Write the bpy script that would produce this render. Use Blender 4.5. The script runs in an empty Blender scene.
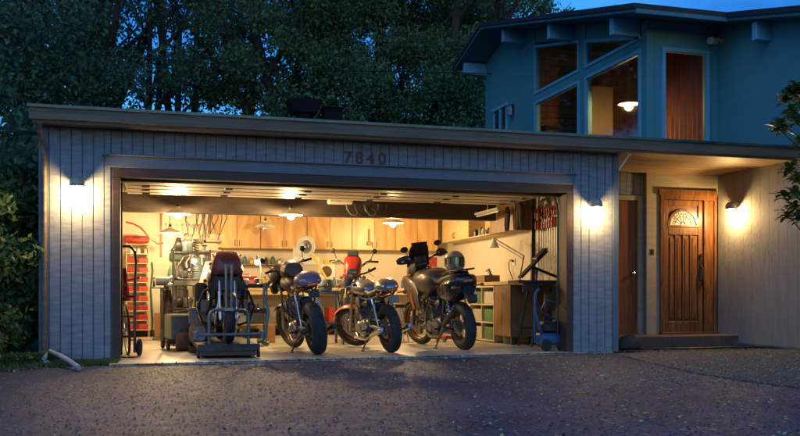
import bpy, bmesh, math, random
import numpy as np
from mathutils import Vector, Matrix
random.seed(7)
PI = math.pi
R = math.radians
sc = bpy.context.scene
COL = sc.collection
cos, sin = math.cos, math.sin

# ---------------------------------------------------------------- camera model
TH = R(15.86); CC, SS = cos(TH), sin(TH)
F, HZ, CH, CD = 880.0, 296.0, 0.76, 10.87
def px(x, Y):                       # world x of picture column x on the depth plane Y
    u = (x-400)/F; t = (Y+CD)/(CC-u*SS); return t*(u*CC+SS)
def pz(x, y, Y):                    # world height of picture point on the depth plane Y
    u = (x-400)/F; t = (Y+CD)/(CC-u*SS); return CH + t*(HZ-y)/F
def gp(x, y, h=0.0):                # picture point on the level h -> world (x, y)
    u = (x-400)/F; t = (CH-h)*F/(y-HZ); return (t*(u*CC+SS), t*(CC-u*SS)-CD)

cam = bpy.data.cameras.new('camera'); co = bpy.data.objects.new('camera', cam); COL.objects.link(co)
cam.sensor_width = 36; cam.lens = F/800*36; cam.shift_y = (HZ-218)/800
cam.clip_end = 600; cam.clip_start = 0.05
co.location = (0, -CD, CH); co.rotation_euler = (PI/2, 0, -TH)
sc.camera = co

# ---------------------------------------------------------------- materials
MATS = {}
def mat(name, col, rough=0.6, metal=0.0, var=0.0, vs=8.0, bump=0.0, bs=60.0, stretch=(1,1,1), emit=None, es=0, spec=0.5, coat=0.0,
        col2=None, trans=0.0, alpha=1.0):
    if name in MATS: return MATS[name]
    m = bpy.data.materials.new(name); m.use_nodes = True; MATS[name] = m
    nt = m.node_tree; n = nt.nodes; L = nt.links; b = n['Principled BSDF']
    b.inputs['Base Color'].default_value = (*col, 1); b.inputs['Roughness'].default_value = rough
    b.inputs['Metallic'].default_value = metal; b.inputs['Specular IOR Level'].default_value = spec
    b.inputs['Coat Weight'].default_value = coat
    b.inputs['Transmission Weight'].default_value = trans
    tc = n.new('ShaderNodeTexCoord'); mp = n.new('ShaderNodeMapping'); mp.inputs['Scale'].default_value = stretch
    L.new(tc.outputs['Object'], mp.inputs['Vector'])
    if var > 0 or col2:
        no = n.new('ShaderNodeTexNoise'); no.inputs['Scale'].default_value = vs; no.inputs['Detail'].default_value = 6
        no.inputs['Roughness'].default_value = 0.65
        L.new(mp.outputs[0], no.inputs['Vector'])
        mx = n.new('ShaderNodeMix'); mx.data_type = 'RGBA'
        c2 = col2 or tuple(min(1, c*(1+var)) for c in col); c1 = col if col2 else tuple(c*(1-var) for c in col)
        mx.inputs['A'].default_value = (*c1, 1); mx.inputs['B'].default_value = (*c2, 1)
        rp = n.new('ShaderNodeMapRange'); rp.inputs['From Min'].default_value = .35; rp.inputs['From Max'].default_value = .65
        L.new(no.outputs['Fac'], rp.inputs['Value']); L.new(rp.outputs[0], mx.inputs['Factor'])
        L.new(mx.outputs['Result'], b.inputs['Base Color'])
        r2 = n.new('ShaderNodeMapRange'); r2.inputs['To Min'].default_value = max(.03, rough-.12); r2.inputs['To Max'].default_value = min(1, rough+.14)
        L.new(no.outputs['Fac'], r2.inputs['Value']); L.new(r2.outputs[0], b.inputs['Roughness'])
    if bump > 0:
        n2 = n.new('ShaderNodeTexNoise'); n2.inputs['Scale'].default_value = bs; n2.inputs['Detail'].default_value = 5
        L.new(mp.outputs[0], n2.inputs['Vector'])
        bu = n.new('ShaderNodeBump'); bu.inputs['Strength'].default_value = bump; bu.inputs['Distance'].default_value = 0.01
        L.new(n2.outputs['Fac'], bu.inputs['Height']); L.new(bu.outputs[0], b.inputs['Normal'])
    if emit:
        b.inputs['Emission Color'].default_value = (*emit, 1); b.inputs['Emission Strength'].default_value = es
    return m

def wood(name, c1, c2, rough=0.5, stretch=(8, 8, 1), sc_=3.0, bump=.15):
    if name in MATS: return MATS[name]
    m = bpy.data.materials.new(name); m.use_nodes = True; MATS[name] = m
    nt = m.node_tree; n = nt.nodes; L = nt.links; b = n['Principled BSDF']
    tc = n.new('ShaderNodeTexCoord'); mp = n.new('ShaderNodeMapping'); mp.inputs['Scale'].default_value = stretch
    oi = n.new('ShaderNodeObjectInfo'); ad = n.new('ShaderNodeVectorMath'); ad.operation = 'ADD'
    ml = n.new('ShaderNodeMath'); ml.operation = 'MULTIPLY'; ml.inputs[1].default_value = 37
    L.new(oi.outputs['Random'], ml.inputs[0]); L.new(tc.outputs['Object'], mp.inputs['Vector'])
    L.new(mp.outputs[0], ad.inputs[0]); L.new(ml.outputs[0], ad.inputs[1])
    no = n.new('ShaderNodeTexNoise'); no.inputs['Scale'].default_value = sc_; no.inputs['Detail'].default_value = 8
    no.inputs['Distortion'].default_value = 1.2
    L.new(ad.outputs[0], no.inputs['Vector'])
    cr = n.new('ShaderNodeValToRGB'); cr.color_ramp.elements[0].position = .35; cr.color_ramp.elements[1].position = .68
    cr.color_ramp.elements[0].color = (*c2, 1); cr.color_ramp.elements[1].color = (*c1, 1)
    L.new(no.outputs['Fac'], cr.inputs[0]); L.new(cr.outputs[0], b.inputs['Base Color'])
    b.inputs['Roughness'].default_value = rough
    bu = n.new('ShaderNodeBump'); bu.inputs['Strength'].default_value = bump; bu.inputs['Distance'].default_value = .01
    L.new(no.outputs['Fac'], bu.inputs['Height']); L.new(bu.outputs[0], b.inputs['Normal'])
    return m

def M_siding():
    m = mat('garage siding paint', (.225, .26, .30), .78, var=.24, vs=3.2, bump=.3, bs=26, stretch=(1.6, 1.6, 7))
    return m
# ---------------------------------------------------------------- mesh builder
class MB:
    def __init__(s): s.v = []; s.f = []
    def add(s, vs, fs, M=None):
        o = len(s.v)
        for p in vs:
            p = Vector(p)
            s.v.append(M @ p if M is not None else p)
        s.f += [tuple(i+o for i in f) for f in fs]; return s
    def box(s, x0, x1, y0, y1, z0, z1, c=0.0, M=None):
        if x0 > x1: x0, x1 = x1, x0
        if y0 > y1: y0, y1 = y1, y0
        if z0 > z1: z0, z1 = z1, z0
        c = min(c, (x1-x0)*.45, (y1-y0)*.45, (z1-z0)*.45)
        lo = (x0, y0, z0); hi = (x1, y1, z1)
        if c <= 0:
            vs = [(x, y, z) for x in (x0, x1) for y in (y0, y1) for z in (z0, z1)]
            return s.add(vs, [(0,1,3,2),(4,6,7,5),(0,4,5,1),(2,3,7,6),(0,2,6,4),(1,5,7,3)], M)
        vs = []; idx = {}
        for sx in (0,1):
            for sy in (0,1):
                for sz in (0,1):
                    sg = (sx, sy, sz)
                    for a in range(3):
                        p = []
                        for k in range(3):
                            e = hi[k] if sg[k] else lo[k]
                            if k != a: e += -c if sg[k] else c
                            p.append(e)
                        idx[(sg, a)] = len(vs); vs.append(tuple(p))
        fs = []
        for a in range(3):
            b_, c_ = [k for k in range(3) if k != a]
            for sa in (0,1):
                q = []
                for (p, r) in ((0,0),(1,0),(1,1),(0,1)):
                    sg = [0,0,0]; sg[a] = sa; sg[b_] = p; sg[c_] = r; q.append(idx[(tuple(sg), a)])
                fs.append(tuple(q))
            for p in (0,1):
                for r in (0,1):
                    g0 = [0,0,0]; g0[b_] = p; g0[c_] = r; g1 = list(g0); g1[a] = 1
                    fs.append((idx[(tuple(g0), b_)], idx[(tuple(g1), b_)], idx[(tuple(g1), c_)], idx[(tuple(g0), c_)]))
        for sx in (0,1):
            for sy in (0,1):
                for sz in (0,1): fs.append(tuple(idx[((sx,sy,sz), a)] for a in range(3)))
        return s.add(vs, fs, M)
    def tube(s, pts, r, n=8, closed=False, M=None, flat=1.0):
        pts = [Vector(p) for p in pts]; N = len(pts)
        rs = r if isinstance(r, (list, tuple)) else [r]*N
        vs = []; up = None
        for i in range(N):
            if closed: d = pts[(i+1) % N]-pts[i-1]
            else: d = pts[min(i+1, N-1)]-pts[max(i-1, 0)]
            d = d.normalized() if d.length > 1e-9 else Vector((0,0,1))
            if up is None:
                up = Vector((0,0,1)) if abs(d.z) < .9 else Vector((1,0,0))
            up = (up - d*up.dot(d)); up = up.normalized() if up.length > 1e-6 else d.orthogonal().normalized()
            sd = d.cross(up)
            for k in range(n):
                a = 2*PI*k/n; vs.append(pts[i] + (sd*cos(a) + up*sin(a)*flat)*rs[i])
        fs = []
        for i in range(N if closed else N-1):
            j = (i+1) % N
            for k in range(n):
                k2 = (k+1) % n; fs.append((i*n+k, i*n+k2, j*n+k2, j*n+k))
        if not closed: fs += [tuple(range(n-1, -1, -1)), tuple((N-1)*n+k for k in range(n))]
        return s.add(vs, fs, M)
    def lathe(s, prof, n=24, M=None, arc=1.0, ax='z'):
        vs = []; fs = []; K = len(prof); full = arc >= .999
        m = n if full else n+1
        for k in range(m):
            a = 2*PI*arc*k/n
            for (r_, z_) in prof:
                if ax == 'z': vs.append((r_*cos(a), r_*sin(a), z_))
                else: vs.append((r_*cos(a), z_, r_*sin(a)))
        for k in range(n):
            k2 = (k+1) % m
            for i in range(K-1): fs.append((k*K+i, k2*K+i, k2*K+i+1, k*K+i+1))
        return s.add(vs, fs, M)
    def torus(s, Rr, r, n=32, m=10, M=None, ax='y', flat=1.0):
        return s.lathe([(Rr+r*cos(2*PI*i/m), r*flat*sin(2*PI*i/m)) for i in range(m+1)], n, M, ax=ax)
    def prism(s, poly, a0, a1, ax='y', M=None):
        n = len(poly)
        def P(p, a):
            if ax == 'y': return (p[0], a, p[1])
            if ax == 'x': return (a, p[0], p[1])
            return (p[0], p[1], a)
        vs = [P(p, a0) for p in poly] + [P(p, a1) for p in poly]
        fs = [tuple(range(n-1, -1, -1)), tuple(range(n, 2*n))] + [(i, (i+1) % n, n+(i+1) % n, n+i) for i in range(n)]
        return s.add(vs, fs, M)
    def loft(s, secs, n=20, e=2.6, M=None):     # secs: (x, zc, halfwidth, up, down[, yc])
        vs = []; fs = []
        for sec in secs:
            x, zc, hw, up, dn = sec[:5]; yc = sec[5] if len(sec) > 5 else 0
            for k in range(n):
                a = 2*PI*k/n; ca, sa = cos(a), sin(a)
                vs.append((x, yc+hw*math.copysign(abs(ca)**(2/e), ca), zc+(up if sa > 0 else dn)*math.copysign(abs(sa)**(2/e), sa)))
        for i in range(len(secs)-1):
            for k in range(n):
                k2 = (k+1) % n; fs.append((i*n+k, i*n+k2, (i+1)*n+k2, (i+1)*n+k))
        fs += [tuple(range(n-1, -1, -1)), tuple((len(secs)-1)*n+k for k in range(n))]
        return s.add(vs, fs, M)
    def ball(s, c, rx, ry=None, rz=None, n=14, M=None):
        ry = ry or rx; rz = rz or rx; m = n//2
        vs = []; fs = []
        for i in range(m+1):
            t = PI*i/m
            for k in range(n):
                a = 2*PI*k/n; vs.append((c[0]+rx*sin(t)*cos(a), c[1]+ry*sin(t)*sin(a), c[2]+rz*cos(t)))
        for i in range(m):
            for k in range(n):
                k2 = (k+1) % n; fs.append((i*n+k, (i+1)*n+k, (i+1)*n+k2, i*n+k2))
        return s.add(vs, fs, M)
    def build(s, name, material, parent=None, smooth=True, world=False, xf=None, ang=35, wob=0.0):
        me = bpy.data.meshes.new(name)
        off = Vector(parent.location) if (world and parent is not None) else Vector((0,0,0))
        vs = []
        for p in s.v:
            q = xf @ p if xf is not None else p
            if wob: q = q+Vector((random.uniform(-wob, wob), random.uniform(-wob, wob), random.uniform(-wob, wob)))
            vs.append(q-off)
        me.from_pydata([tuple(p) for p in vs], [], s.f)
        bm = bmesh.new(); bm.from_mesh(me); bmesh.ops.remove_doubles(bm, verts=bm.verts, dist=1e-5)
        bmesh.ops.recalc_face_normals(bm, faces=bm.faces); bm.to_mesh(me); bm.free()
        if smooth:
            me.polygons.foreach_set('use_smooth', [True]*len(me.polygons)); me.set_sharp_from_angle(angle=R(ang))
        me.materials.append(material)
        o = bpy.data.objects.new(name, me); COL.objects.link(o)
        if parent is not None: o.parent = parent
        return o
def tag(o, label=None, cat=None, group=None, kind=None):
    if label: o['label'] = label
    if cat: o['category'] = cat
    if group: o['group'] = group
    if kind: o['kind'] = kind
    return o
def thing(name, label, cat, loc=(0,0,0), rz=0.0, group=None, lean=0.0):
    o = bpy.data.objects.new(name, None); COL.objects.link(o); o.empty_display_size = .1
    o.location = loc; o.rotation_euler = (-lean, 0, rz); return tag(o, label, cat, group)
def solo(name, mb, material, label, cat, loc=(0,0,0), rz=0.0, group=None, **k):
    o = mb.build(name, material, **k); o.location = loc; o.rotation_euler = (0, 0, rz); return tag(o, label, cat, group)
def copy_tree(o, parent=None):
    c = o.copy(); COL.objects.link(c)
    if parent is not None: c.parent = parent
    for ch in list(o.children): copy_tree(ch, c)
    return c
def Rx(a): return Matrix.Rotation(a, 4, 'X')
def Ry(a): return Matrix.Rotation(a, 4, 'Y')
def Rz(a): return Matrix.Rotation(a, 4, 'Z')
def T(x, y, z): return Matrix.Translation((x, y, z))
def lamp(name, kind, loc, power, color, size=.05, parent=None, rot=None, spot=None, blend=.5):
    d = bpy.data.lights.new(name, kind); d.energy = power; d.color = color
    if kind in ('POINT', 'SPOT'): d.shadow_soft_size = size
    if spot: d.spot_size = spot; d.spot_blend = blend
    o = bpy.data.objects.new(name, d); COL.objects.link(o); o.location = loc
    if rot: o.rotation_euler = rot
    if parent is not None: o.parent = parent
    return o
def arc(cx, cz, r, a0, a1, n=10, y=0.0):
    return [(cx+r*cos(a0+(a1-a0)*i/n), y, cz+r*sin(a0+(a1-a0)*i/n)) for i in range(n+1)]

WARM = (1.0, .67, .31); WARM2 = (1.0, .61, .23)
m_sid = M_siding()
m_trim = mat('trim paint', (.13, .165, .20), .6, var=.12, vs=3, bump=.3, bs=40)
m_brown = mat('dark brown trim', (.055, .032, .02), .55, var=.3, vs=4, bump=.3, bs=30, stretch=(1, 1, 6))
m_fascia = mat('weathered fascia', (.17, .125, .08), .6, var=.35, vs=2, bump=.5, bs=10, stretch=(.6, 4, 9))
m_blk = mat('black plastic', (.018, .018, .02), .42, var=.3, vs=10)
m_rub = mat('rubber', (.022, .022, .024), .7, var=.3, vs=25, bump=.3, bs=120)
m_chr = mat('chrome', (.62, .6, .58), .16, 1.0, var=.15, vs=9)
m_alu = mat('cast aluminium', (.36, .35, .34), .38, 1.0, var=.35, vs=14, bump=.2, bs=80)
m_stl = mat('grey steel', (.2, .2, .21), .42, .8, var=.3, vs=8)
m_fr = mat('black frame enamel', (.02, .02, .022), .28, .0, coat=.5, var=.2, vs=8)
m_red = mat('red paint', (.36, .022, .015), .32, coat=.6, var=.12, vs=5)
m_orange = mat('orange rim', (.45, .11, .02), .35, .3, coat=.3)
m_redrim = mat('red anodised rim', (.30, .03, .015), .35, .4, coat=.3)
m_sil = mat('silver tank paint', (.36, .35, .33), .26, .75, coat=.6, var=.12, vs=4)
m_white = mat('white enamel', (.72, .7, .64), .4, var=.06, vs=6)
m_wallw = mat('white drywall', (.56, .51, .41), .8, var=.05, vs=2, bump=.1, bs=50)
m_pine = wood('pine plywood', (.64, .43, .20), (.40, .21, .07), .42, (2, 2, .45), 1.7)
m_pine2 = wood('pale pine', (.62, .46, .25), (.5, .34, .16), .5, (1, 1, 6), 4)
m_ply = wood('plywood brown', (.30, .16, .07), (.2, .1, .04), .5, (3, 3, 1), 3)
m_dwood = wood('dark wood', (.09, .05, .028), (.05, .028, .016), .6, (1, 5, 5), 3)
m_doorw = wood('varnished door wood', (.24, .10, .032), (.09, .034, .011), .28, (7, 7, .8), 3, .08)
m_steelb = mat('blue grey machine paint', (.12, .16, .18), .45, .2, var=.25, vs=6)
m_cream = mat('cream machine paint', (.55, .5, .38), .4, var=.15, vs=5)
m_green = mat('green enamel', (.06, .14, .09), .45, var=.25, vs=6)
m_blue = mat('blue plastic', (.03, .12, .26), .4, var=.15, vs=6)
m_yel = mat('yellow paint', (.6, .42, .04), .4)
m_bulb = mat('lit bulb', (1, .9, .7), .4, emit=(1, .72, .38), es=60)
m_cloth = mat('dark canvas', (.06, .045, .04), .9, var=.3, vs=12, bump=.5, bs=90)
m_leather = mat('brown leather', (.10, .05, .03), .45, var=.25, vs=14, bump=.2, bs=120)
m_seat = mat('black vinyl', (.02, .018, .017), .45, var=.2, vs=14, bump=.2, bs=120)
m_glassk = mat('dark lens', (.03, .03, .03), .05, coat=1)
m_lens = mat('clear lens', (.5, .5, .48), .08, .3, coat=1)
m_taill = mat('red lens', (.25, .01, .01), .12, coat=1)
# ---------------------------------------------------------------- world
w = bpy.data.worlds.new('World'); sc.world = w; w.use_nodes = True
nt = w.node_tree; n = nt.nodes; L = nt.links; bg = n['Background']
sky = n.new('ShaderNodeTexSky'); sky.sky_type = 'NISHITA'; sky.sun_disc = False
SUN_EL, SUN_ROT = R(2.0), R(180)
sky.sun_elevation = SUN_EL; sky.sun_rotation = SUN_ROT; sky.ozone_density = 5.0; sky.dust_density = .3
tint = n.new('ShaderNodeMix'); tint.data_type = 'RGBA'; tint.blend_type = 'MULTIPLY'; tint.inputs['Factor'].default_value = 1
tint.inputs['B'].default_value = (1.35, 2.55, 3.6, 1)
L.new(sky.outputs[0], tint.inputs['A'])
tc = n.new('ShaderNodeTexCoord'); mp = n.new('ShaderNodeMapping'); mp.inputs['Scale'].default_value = (1, 1, 3.2)
no = n.new('ShaderNodeTexNoise'); no.inputs['Scale'].default_value = 2.6; no.inputs['Detail'].default_value = 7; no.inputs['Roughness'].default_value = .55
L.new(tc.outputs['Generated'], mp.inputs[0]); L.new(mp.outputs[0], no.inputs['Vector'])
rp = n.new('ShaderNodeMapRange'); rp.inputs['From Min'].default_value = .38; rp.inputs['From Max'].default_value = .66
L.new(no.outputs['Fac'], rp.inputs['Value'])
cl = n.new('ShaderNodeMix'); cl.data_type = 'RGBA'; L.new(rp.outputs[0], cl.inputs['Factor'])
L.new(tint.outputs['Result'], cl.inputs['A'])
br = n.new('ShaderNodeMix'); br.data_type = 'RGBA'; br.blend_type = 'MULTIPLY'; br.inputs['Factor'].default_value = 1
br.inputs['B'].default_value = (4.2, 2.4, 1.6, 1); L.new(tint.outputs['Result'], br.inputs['A'])
L.new(br.outputs['Result'], cl.inputs['B']); L.new(cl.outputs['Result'], bg.inputs['Color'])
bg.inputs['Strength'].default_value = 0.145
sky_fill = lamp('sky_fill', 'SUN', (0, 0, 20), .45, (.40, .70, 1.0), rot=(R(54), 0, R(-48))); sky_fill.data.angle = R(40)  # added broad blue fill standing in for dusk skylight from the front left
vs_ = sc.view_settings; vs_.view_transform = 'Standard'; vs_.look = 'None'; vs_.exposure = 0; vs_.gamma = 1
sc.cycles.use_denoising = True; sc.cycles.max_bounces = 7; sc.cycles.diffuse_bounces = 4; sc.cycles.glossy_bounces = 3
sc.cycles.transmission_bounces = 5; sc.cycles.transparent_max_bounces = 6; sc.cycles.caustics_reflective = False; sc.cycles.caustics_refractive = False
sc.cycles.sample_clamp_indirect = 4.0; sc.cycles.use_light_tree = True
try: sc.cycles.denoiser = 'OPENIMAGEDENOISE'
except Exception: pass

# ---------------------------------------------------------------- ground
m_soil = mat('forest soil', (.035, .028, .018), .95, var=.4, vs=3, bump=1, bs=12)
MB().box(-260, 260, -120, 260, -1.0, -.05).build('ground', m_soil); tag(bpy.data.objects['ground'], kind='structure')
def asphalt():
    m = bpy.data.materials.new('asphalt'); m.use_nodes = True; nt = m.node_tree; n = nt.nodes; L = nt.links; b = n['Principled BSDF']
    tc = n.new('ShaderNodeTexCoord')
    big = n.new('ShaderNodeTexNoise'); big.inputs['Scale'].default_value = 1.3; big.inputs['Detail'].default_value = 5
    mid = n.new('ShaderNodeTexNoise'); mid.inputs['Scale'].default_value = 7; mid.inputs['Detail'].default_value = 6
    fin = n.new('ShaderNodeTexVoronoi'); fin.inputs['Scale'].default_value = 48
    fi2 = n.new('ShaderNodeTexNoise'); fi2.inputs['Scale'].default_value = 160; fi2.inputs['Detail'].default_value = 3
    for q in (big, mid, fin, fi2): L.new(tc.outputs['Object'], q.inputs['Vector'])
    cr = n.new('ShaderNodeValToRGB'); e = cr.color_ramp.elements; e[0].position = .3; e[0].color = (.014, .028, .052, 1); e[1].position = .72; e[1].color = (.040, .064, .105, 1)
    L.new(big.outputs['Fac'], cr.inputs[0])
    sp = n.new('ShaderNodeValToRGB'); e = sp.color_ramp.elements; e[0].position = 0; e[0].color = (.35, .35, .35, 1); e[1].position = 1; e[1].color = (2.1, 2.1, 2.1, 1)
    wn = n.new('ShaderNodeSeparateColor'); L.new(fin.outputs['Color'], wn.inputs[0]); L.new(wn.outputs[0], sp.inputs[0])
    mu = n.new('ShaderNodeMix'); mu.data_type = 'RGBA'; mu.blend_type = 'MULTIPLY'; mu.inputs['Factor'].default_value = 1
    L.new(cr.outputs[0], mu.inputs['A']); L.new(sp.outputs[0], mu.inputs['B']); L.new(mu.outputs['Result'], b.inputs['Base Color'])
    rr = n.new('ShaderNodeMapRange'); rr.inputs['From Min'].default_value = .35; rr.inputs['From Max'].default_value = .68
    rr.inputs['To Min'].default_value = .60; rr.inputs['To Max'].default_value = .68
    L.new(mid.outputs['Fac'], rr.inputs['Value']); L.new(rr.outputs[0], b.inputs['Roughness'])
    b1 = n.new('ShaderNodeBump'); b1.inputs['Strength'].default_value = .45; b1.inputs['Distance'].default_value = .006
    b2 = n.new('ShaderNodeBump'); b2.inputs['Strength'].default_value = .03; b2.inputs['Distance'].default_value = .02
    L.new(fin.outputs['Distance'], b1.inputs['Height']); L.new(mid.outputs['Fac'], b2.inputs['Height']); L.new(b2.outputs[0], b1.inputs['Normal'])
    L.new(b1.outputs[0], b.inputs['Normal']); b.inputs['Specular IOR Level'].default_value = .32
    return m
m_asph = asphalt()
# driveway: gently uneven sheet
def sheet(name, poly_fn, x0, x1, y0, y1, nx, ny, z, amp, material, seed=0):
    rnd = random.Random(seed); vs = []; fs = []
    ph = [(rnd.uniform(.3, 2.4), rnd.uniform(.3, 2.4), rnd.uniform(0, 6)) for _ in range(7)]
    for j in range(ny+1):
        for i in range(nx+1):
            x = x0+(x1-x0)*i/nx; y = y0+(y1-y0)*j/ny
            x, y = poly_fn(x, y)
            h = sum(sin(a*x+b*y+c) for a, b, c in ph)/7
            vs.append((x, y, z+amp*h))
    for j in range(ny):
        for i in range(nx): a = j*(nx+1)+i; fs.append((a, a+1, a+nx+2, a+nx+1))
    mb = MB().add(vs, fs); o = mb.build(name, material); tag(o, kind='structure'); return o
def slab_front(x):    # outer edge of the concrete garage slab
    return -.62+.085*(x-px(118, 0))
sheet('driveway', lambda x, y: (x, y), -3.2, 14, -16, .35, 70, 70, -.025, .004, m_asph, 3)
m_conc = mat('garage concrete', (.42, .40, .35), .36, var=.38, vs=2.2, bump=.15, bs=30)
mb = MB(); mb.prism([(-1.1, .0), (px(113, 0)-.02, 0), (px(113, 0)-.02, slab_front(-.4)), (px(566, 0)+.05, slab_front(5.4)), (px(566, 0)+.05, 0), (6.15, 0), (6.15, 6.5), (-1.1, 6.5)], -.3, .003, ax='z')
tag(mb.build('garage_floor', m_conc, smooth=False), kind='structure')

# gravelly bed beside the entry
m_grav = mat('gravel bed soil', (.10, .10, .09), .95, var=.45, vs=20, bump=1.0, bs=60)
mb = MB(); pts = [gp(652, 362), gp(700, 372), gp(742, 379), gp(800, 386), (12.5, -2.6), (12.5, .3), gp(640, 352), gp(622, 354)]
pts = [(p[0], min(p[1], -.02)) for p in pts]
mb.prism(pts, -.04, -.008, ax='z'); tag(mb.build('gravel_bed', m_grav, smooth=False), kind='structure')

# ---------------------------------------------------------------- garage
XL, XR = -1.21, px(617, 0); OL, OR = px(119, 0), px(567, 0); OT = 2.16; SOF = 2.73; XC = 8.92; YD = 1.535; YB = 6.4; XI, XJ = -1.05, 6.05
G = thing('garage', 'grey board sided garage with a wide open doorway and low flat roof', 'garage', (XL, 0, 0))
def gb(mb, name, m, parent=None, **k): return mb.build(name, m, parent or G, world=(parent is None), **k)
mb = MB(); pitch = .121
def boards(mb, x0, x1, z0, z1, y, flip=1):
    x = x0; k = 0
    while x < x1-.01:
        xe = min(x+pitch, x1); mb.box(x+.0045, xe-.0045, y, y+.014*flip, z0, z1, .003); x = xe
mb.box(XL, OL-.06, .018, .14, 0.0, SOF); mb.box(OR+.06, XR, .018, .14, 0, SOF); mb.box(OL-.06, OR+.06, .018, .14, OT+.10, SOF)
boards(mb, XL+.09, OL-.09, 0, SOF-.001, .0); boards(mb, OR+.09, XR-.07, 0, SOF-.001, .0)
boards(mb, OL-.09, OR+.09, OT+.27, SOF-.001, .0)
gb(mb, 'front_wall', m_sid)
mb = MB(); mb.box(XL-.02, XL+.085, -.012, .012, 0, SOF-.002, .003); gb(mb, 'corner_trim', m_trim); mb = MB(); mb.box(XR-.065, XR+.02, -.012, .012, 0, SOF-.002, .003)
gb(mb, 'corner_trim', m_trim)
mb = MB(); mb.box(XL, XL+.14, .14, YB+.1, 0, SOF); gb(mb, 'side_wall', m_sid)
# head board with projecting drip ledge
mb = MB(); mb.box(OL-.16, OR+.10, -.03, .0, OT+.11, OT+.245, .004); mb.box(OL-.19, OR+.13, -.075, .0, OT+.2455, OT+.262, .003)
gb(mb, 'head_board', m_trim)
mb = MB(); mb.box(OL-.075, OR+.075, -.02, .16, OT, OT+.108, .004); mb.box(OL-.05, OR+.05, .16, .3, OT-.03, OT+.06, .004); gb(mb, 'header', m_brown)
for (a, b) in ((OL-.075, OL+.015), (OR-.015, OR+.075)):
    mb = MB(); mb.box(a, b, -.02, .17, 0, OT-.001, .004); mb.box(a+.02 if a > 1 else a-.0, b if a > 1 else b-.02, .171, .30, 0, OT-.002, .004); gb(mb, 'door_jamb', m_brown)
# fascia + roof
FL, FR = px(29, -.35), XC-.003
mb = MB()
mb.prism([(-.35, 2.735), (-.352, 2.87), (-.30, 2.885), (-.30, 2.735)], FL, FR, ax='x')
mb.prism([(-.30, 2.70), (-.315, 2.76), (-.2995, 2.76), (-.27, 2.70)], FL+.05, FR, ax='x')
gb(mb, 'fascia', m_fascia)
m_flash = mat('roof edge flashing', (.10, .13, .11), .35, .6, var=.3, vs=3)
mb = MB(); mb.box(FL-.02, FR, -.375, -.2, 2.888, 2.896); mb.box(FL-.02, FR, -.378, -.370, 2.862, 2.8885); gb(mb, 'drip_edge', m_flash)
m_roof = mat('gravel roofing', (.08, .08, .075), .95, var=.3, vs=30, bump=.8, bs=50)
mb = MB(); mb.box(FL, FR, -.299, YB+.35, 2.80, 2.885); gb(mb, 'roof', m_roof)
m_sofw = wood('soffit boards', (.50, .33, .17), (.32, .19, .09), .55, (.6, 5, 5), 2.5, .3)
mb = MB(); 
for k in range(16):
    y0 = -.262+k*.115; mb.box(XR+.02, XC-.002, y0+.003, y0+.112, 2.722, 2.74, .003)
gb(mb, 'porch_soffit', m_sofw)
mb = MB(); mb.box(FL+.04, XR+.02, -.268, -.001, 2.722, 2.74); gb(mb, 'eave_soffit', m_fascia)
m_ceil = mat('garage ceiling board', (.60, .52, .38), .7, var=.1, vs=2)
mb = MB(); mb.box(XI+.001, XJ, .15, YB, 2.58, 2.66); gb(mb, 'ceiling', m_ceil)
mb = MB(); mb.box(XI-.02, XJ+.14, YB, YB+.1, 0, 2.7); gb(mb, 'back_wall', m_wallw)
mb = MB(); mb.box(XJ, XJ+.14, .15, YB-.001, 0, SOF-.01); gb(mb, 'inner_wall', m_wallw); mb = MB(); mb.box(XI-.02, XI, .15, YB-.001, 0, 2.58); gb(mb, 'inner_wall', m_wallw)
mb = MB(); mb.box(XI+.001, XJ-.001, YB-.014, YB-.001, 0, .12, .003); mb.box(XI+.001, XI+.014, 1, YB-.02, 0, .12, .003); gb(mb, 'baseboard', m_dwood)
mb = MB(); mb.box(XI+.002, XJ-.36, 3.15, 3.33, 2.05, 2.34, .006); gb(mb, 'ceiling_beam', wood('old dark beam', (.045, .028, .017), (.022, .014, .009), .6, (1, 5, 5), 3))
# raised sectional door
gd = MB()
for k in range(4):
    y0 = .36+k*.40; gd.box(OL+.05, OR-.05, y0+.003, y0+.397, 2.185, 2.222, .004)
m_doorp = wood('garage door panel', (.60, .52, .40), (.46, .38, .28), .42, (.4, 5, 5), 3, .1)
gdo = gb(gd, 'garage_door', m_doorp)
mb = MB()
for k in range(4):
    for yy in (.36+k*.40+.17,):
        mb.box(OL+.07, OR-.07, yy, yy+.03, 2.178, 2.184, .004)
o = mb.build('stiffening_rail', m_doorp, gdo, xf=T(-XL, 0, 0))
for k in range(4):
    for i in range(6):
        x = OL+.3+i*(OR-OL-.6)/5; mb = MB(); mb.box(x-.05, x+.05, .36+k*.40-.04, .36+k*.40+.05, 2.15, 2.162, .002); mb.tube([(x-.05, .36+k*.40, 2.15), (x+.05, .36+k*.40, 2.15)], .009)
        mb.build('hinge', m_stl, gdo, xf=T(-XL, 0, 0))
for s_, x in ((1, OL+.02), (-1, OR-.02)):
    mb = MB(); 
    pth = [(x, .24, z) for z in (.05, .8, 1.5, 1.9)]+[(x, .24+.36*(1-cos(a)), 1.9+.33*sin(a)) for a in (.4, .8, 1.2, PI/2)]+[(x, 2.1, 2.23)]
    mb.tube(pth, .014, 6); gb(mb, 'door_track', m_brown)
mb = MB(); mb.tube([(OL+.1, .28, 2.36), (OR-.1, .28, 2.36)], .016); mb.tube([(3.0, .3, 2.30), (3.0, 3.0, 2.36)], .02, 6)
gb(mb, 'torsion_bar', m_stl)
mb = MB(); mb.box(2.75, 3.15, 2.95, 3.13, 2.24, 2.44, .02); gb(mb, 'door_opener', m_cream)
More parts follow.
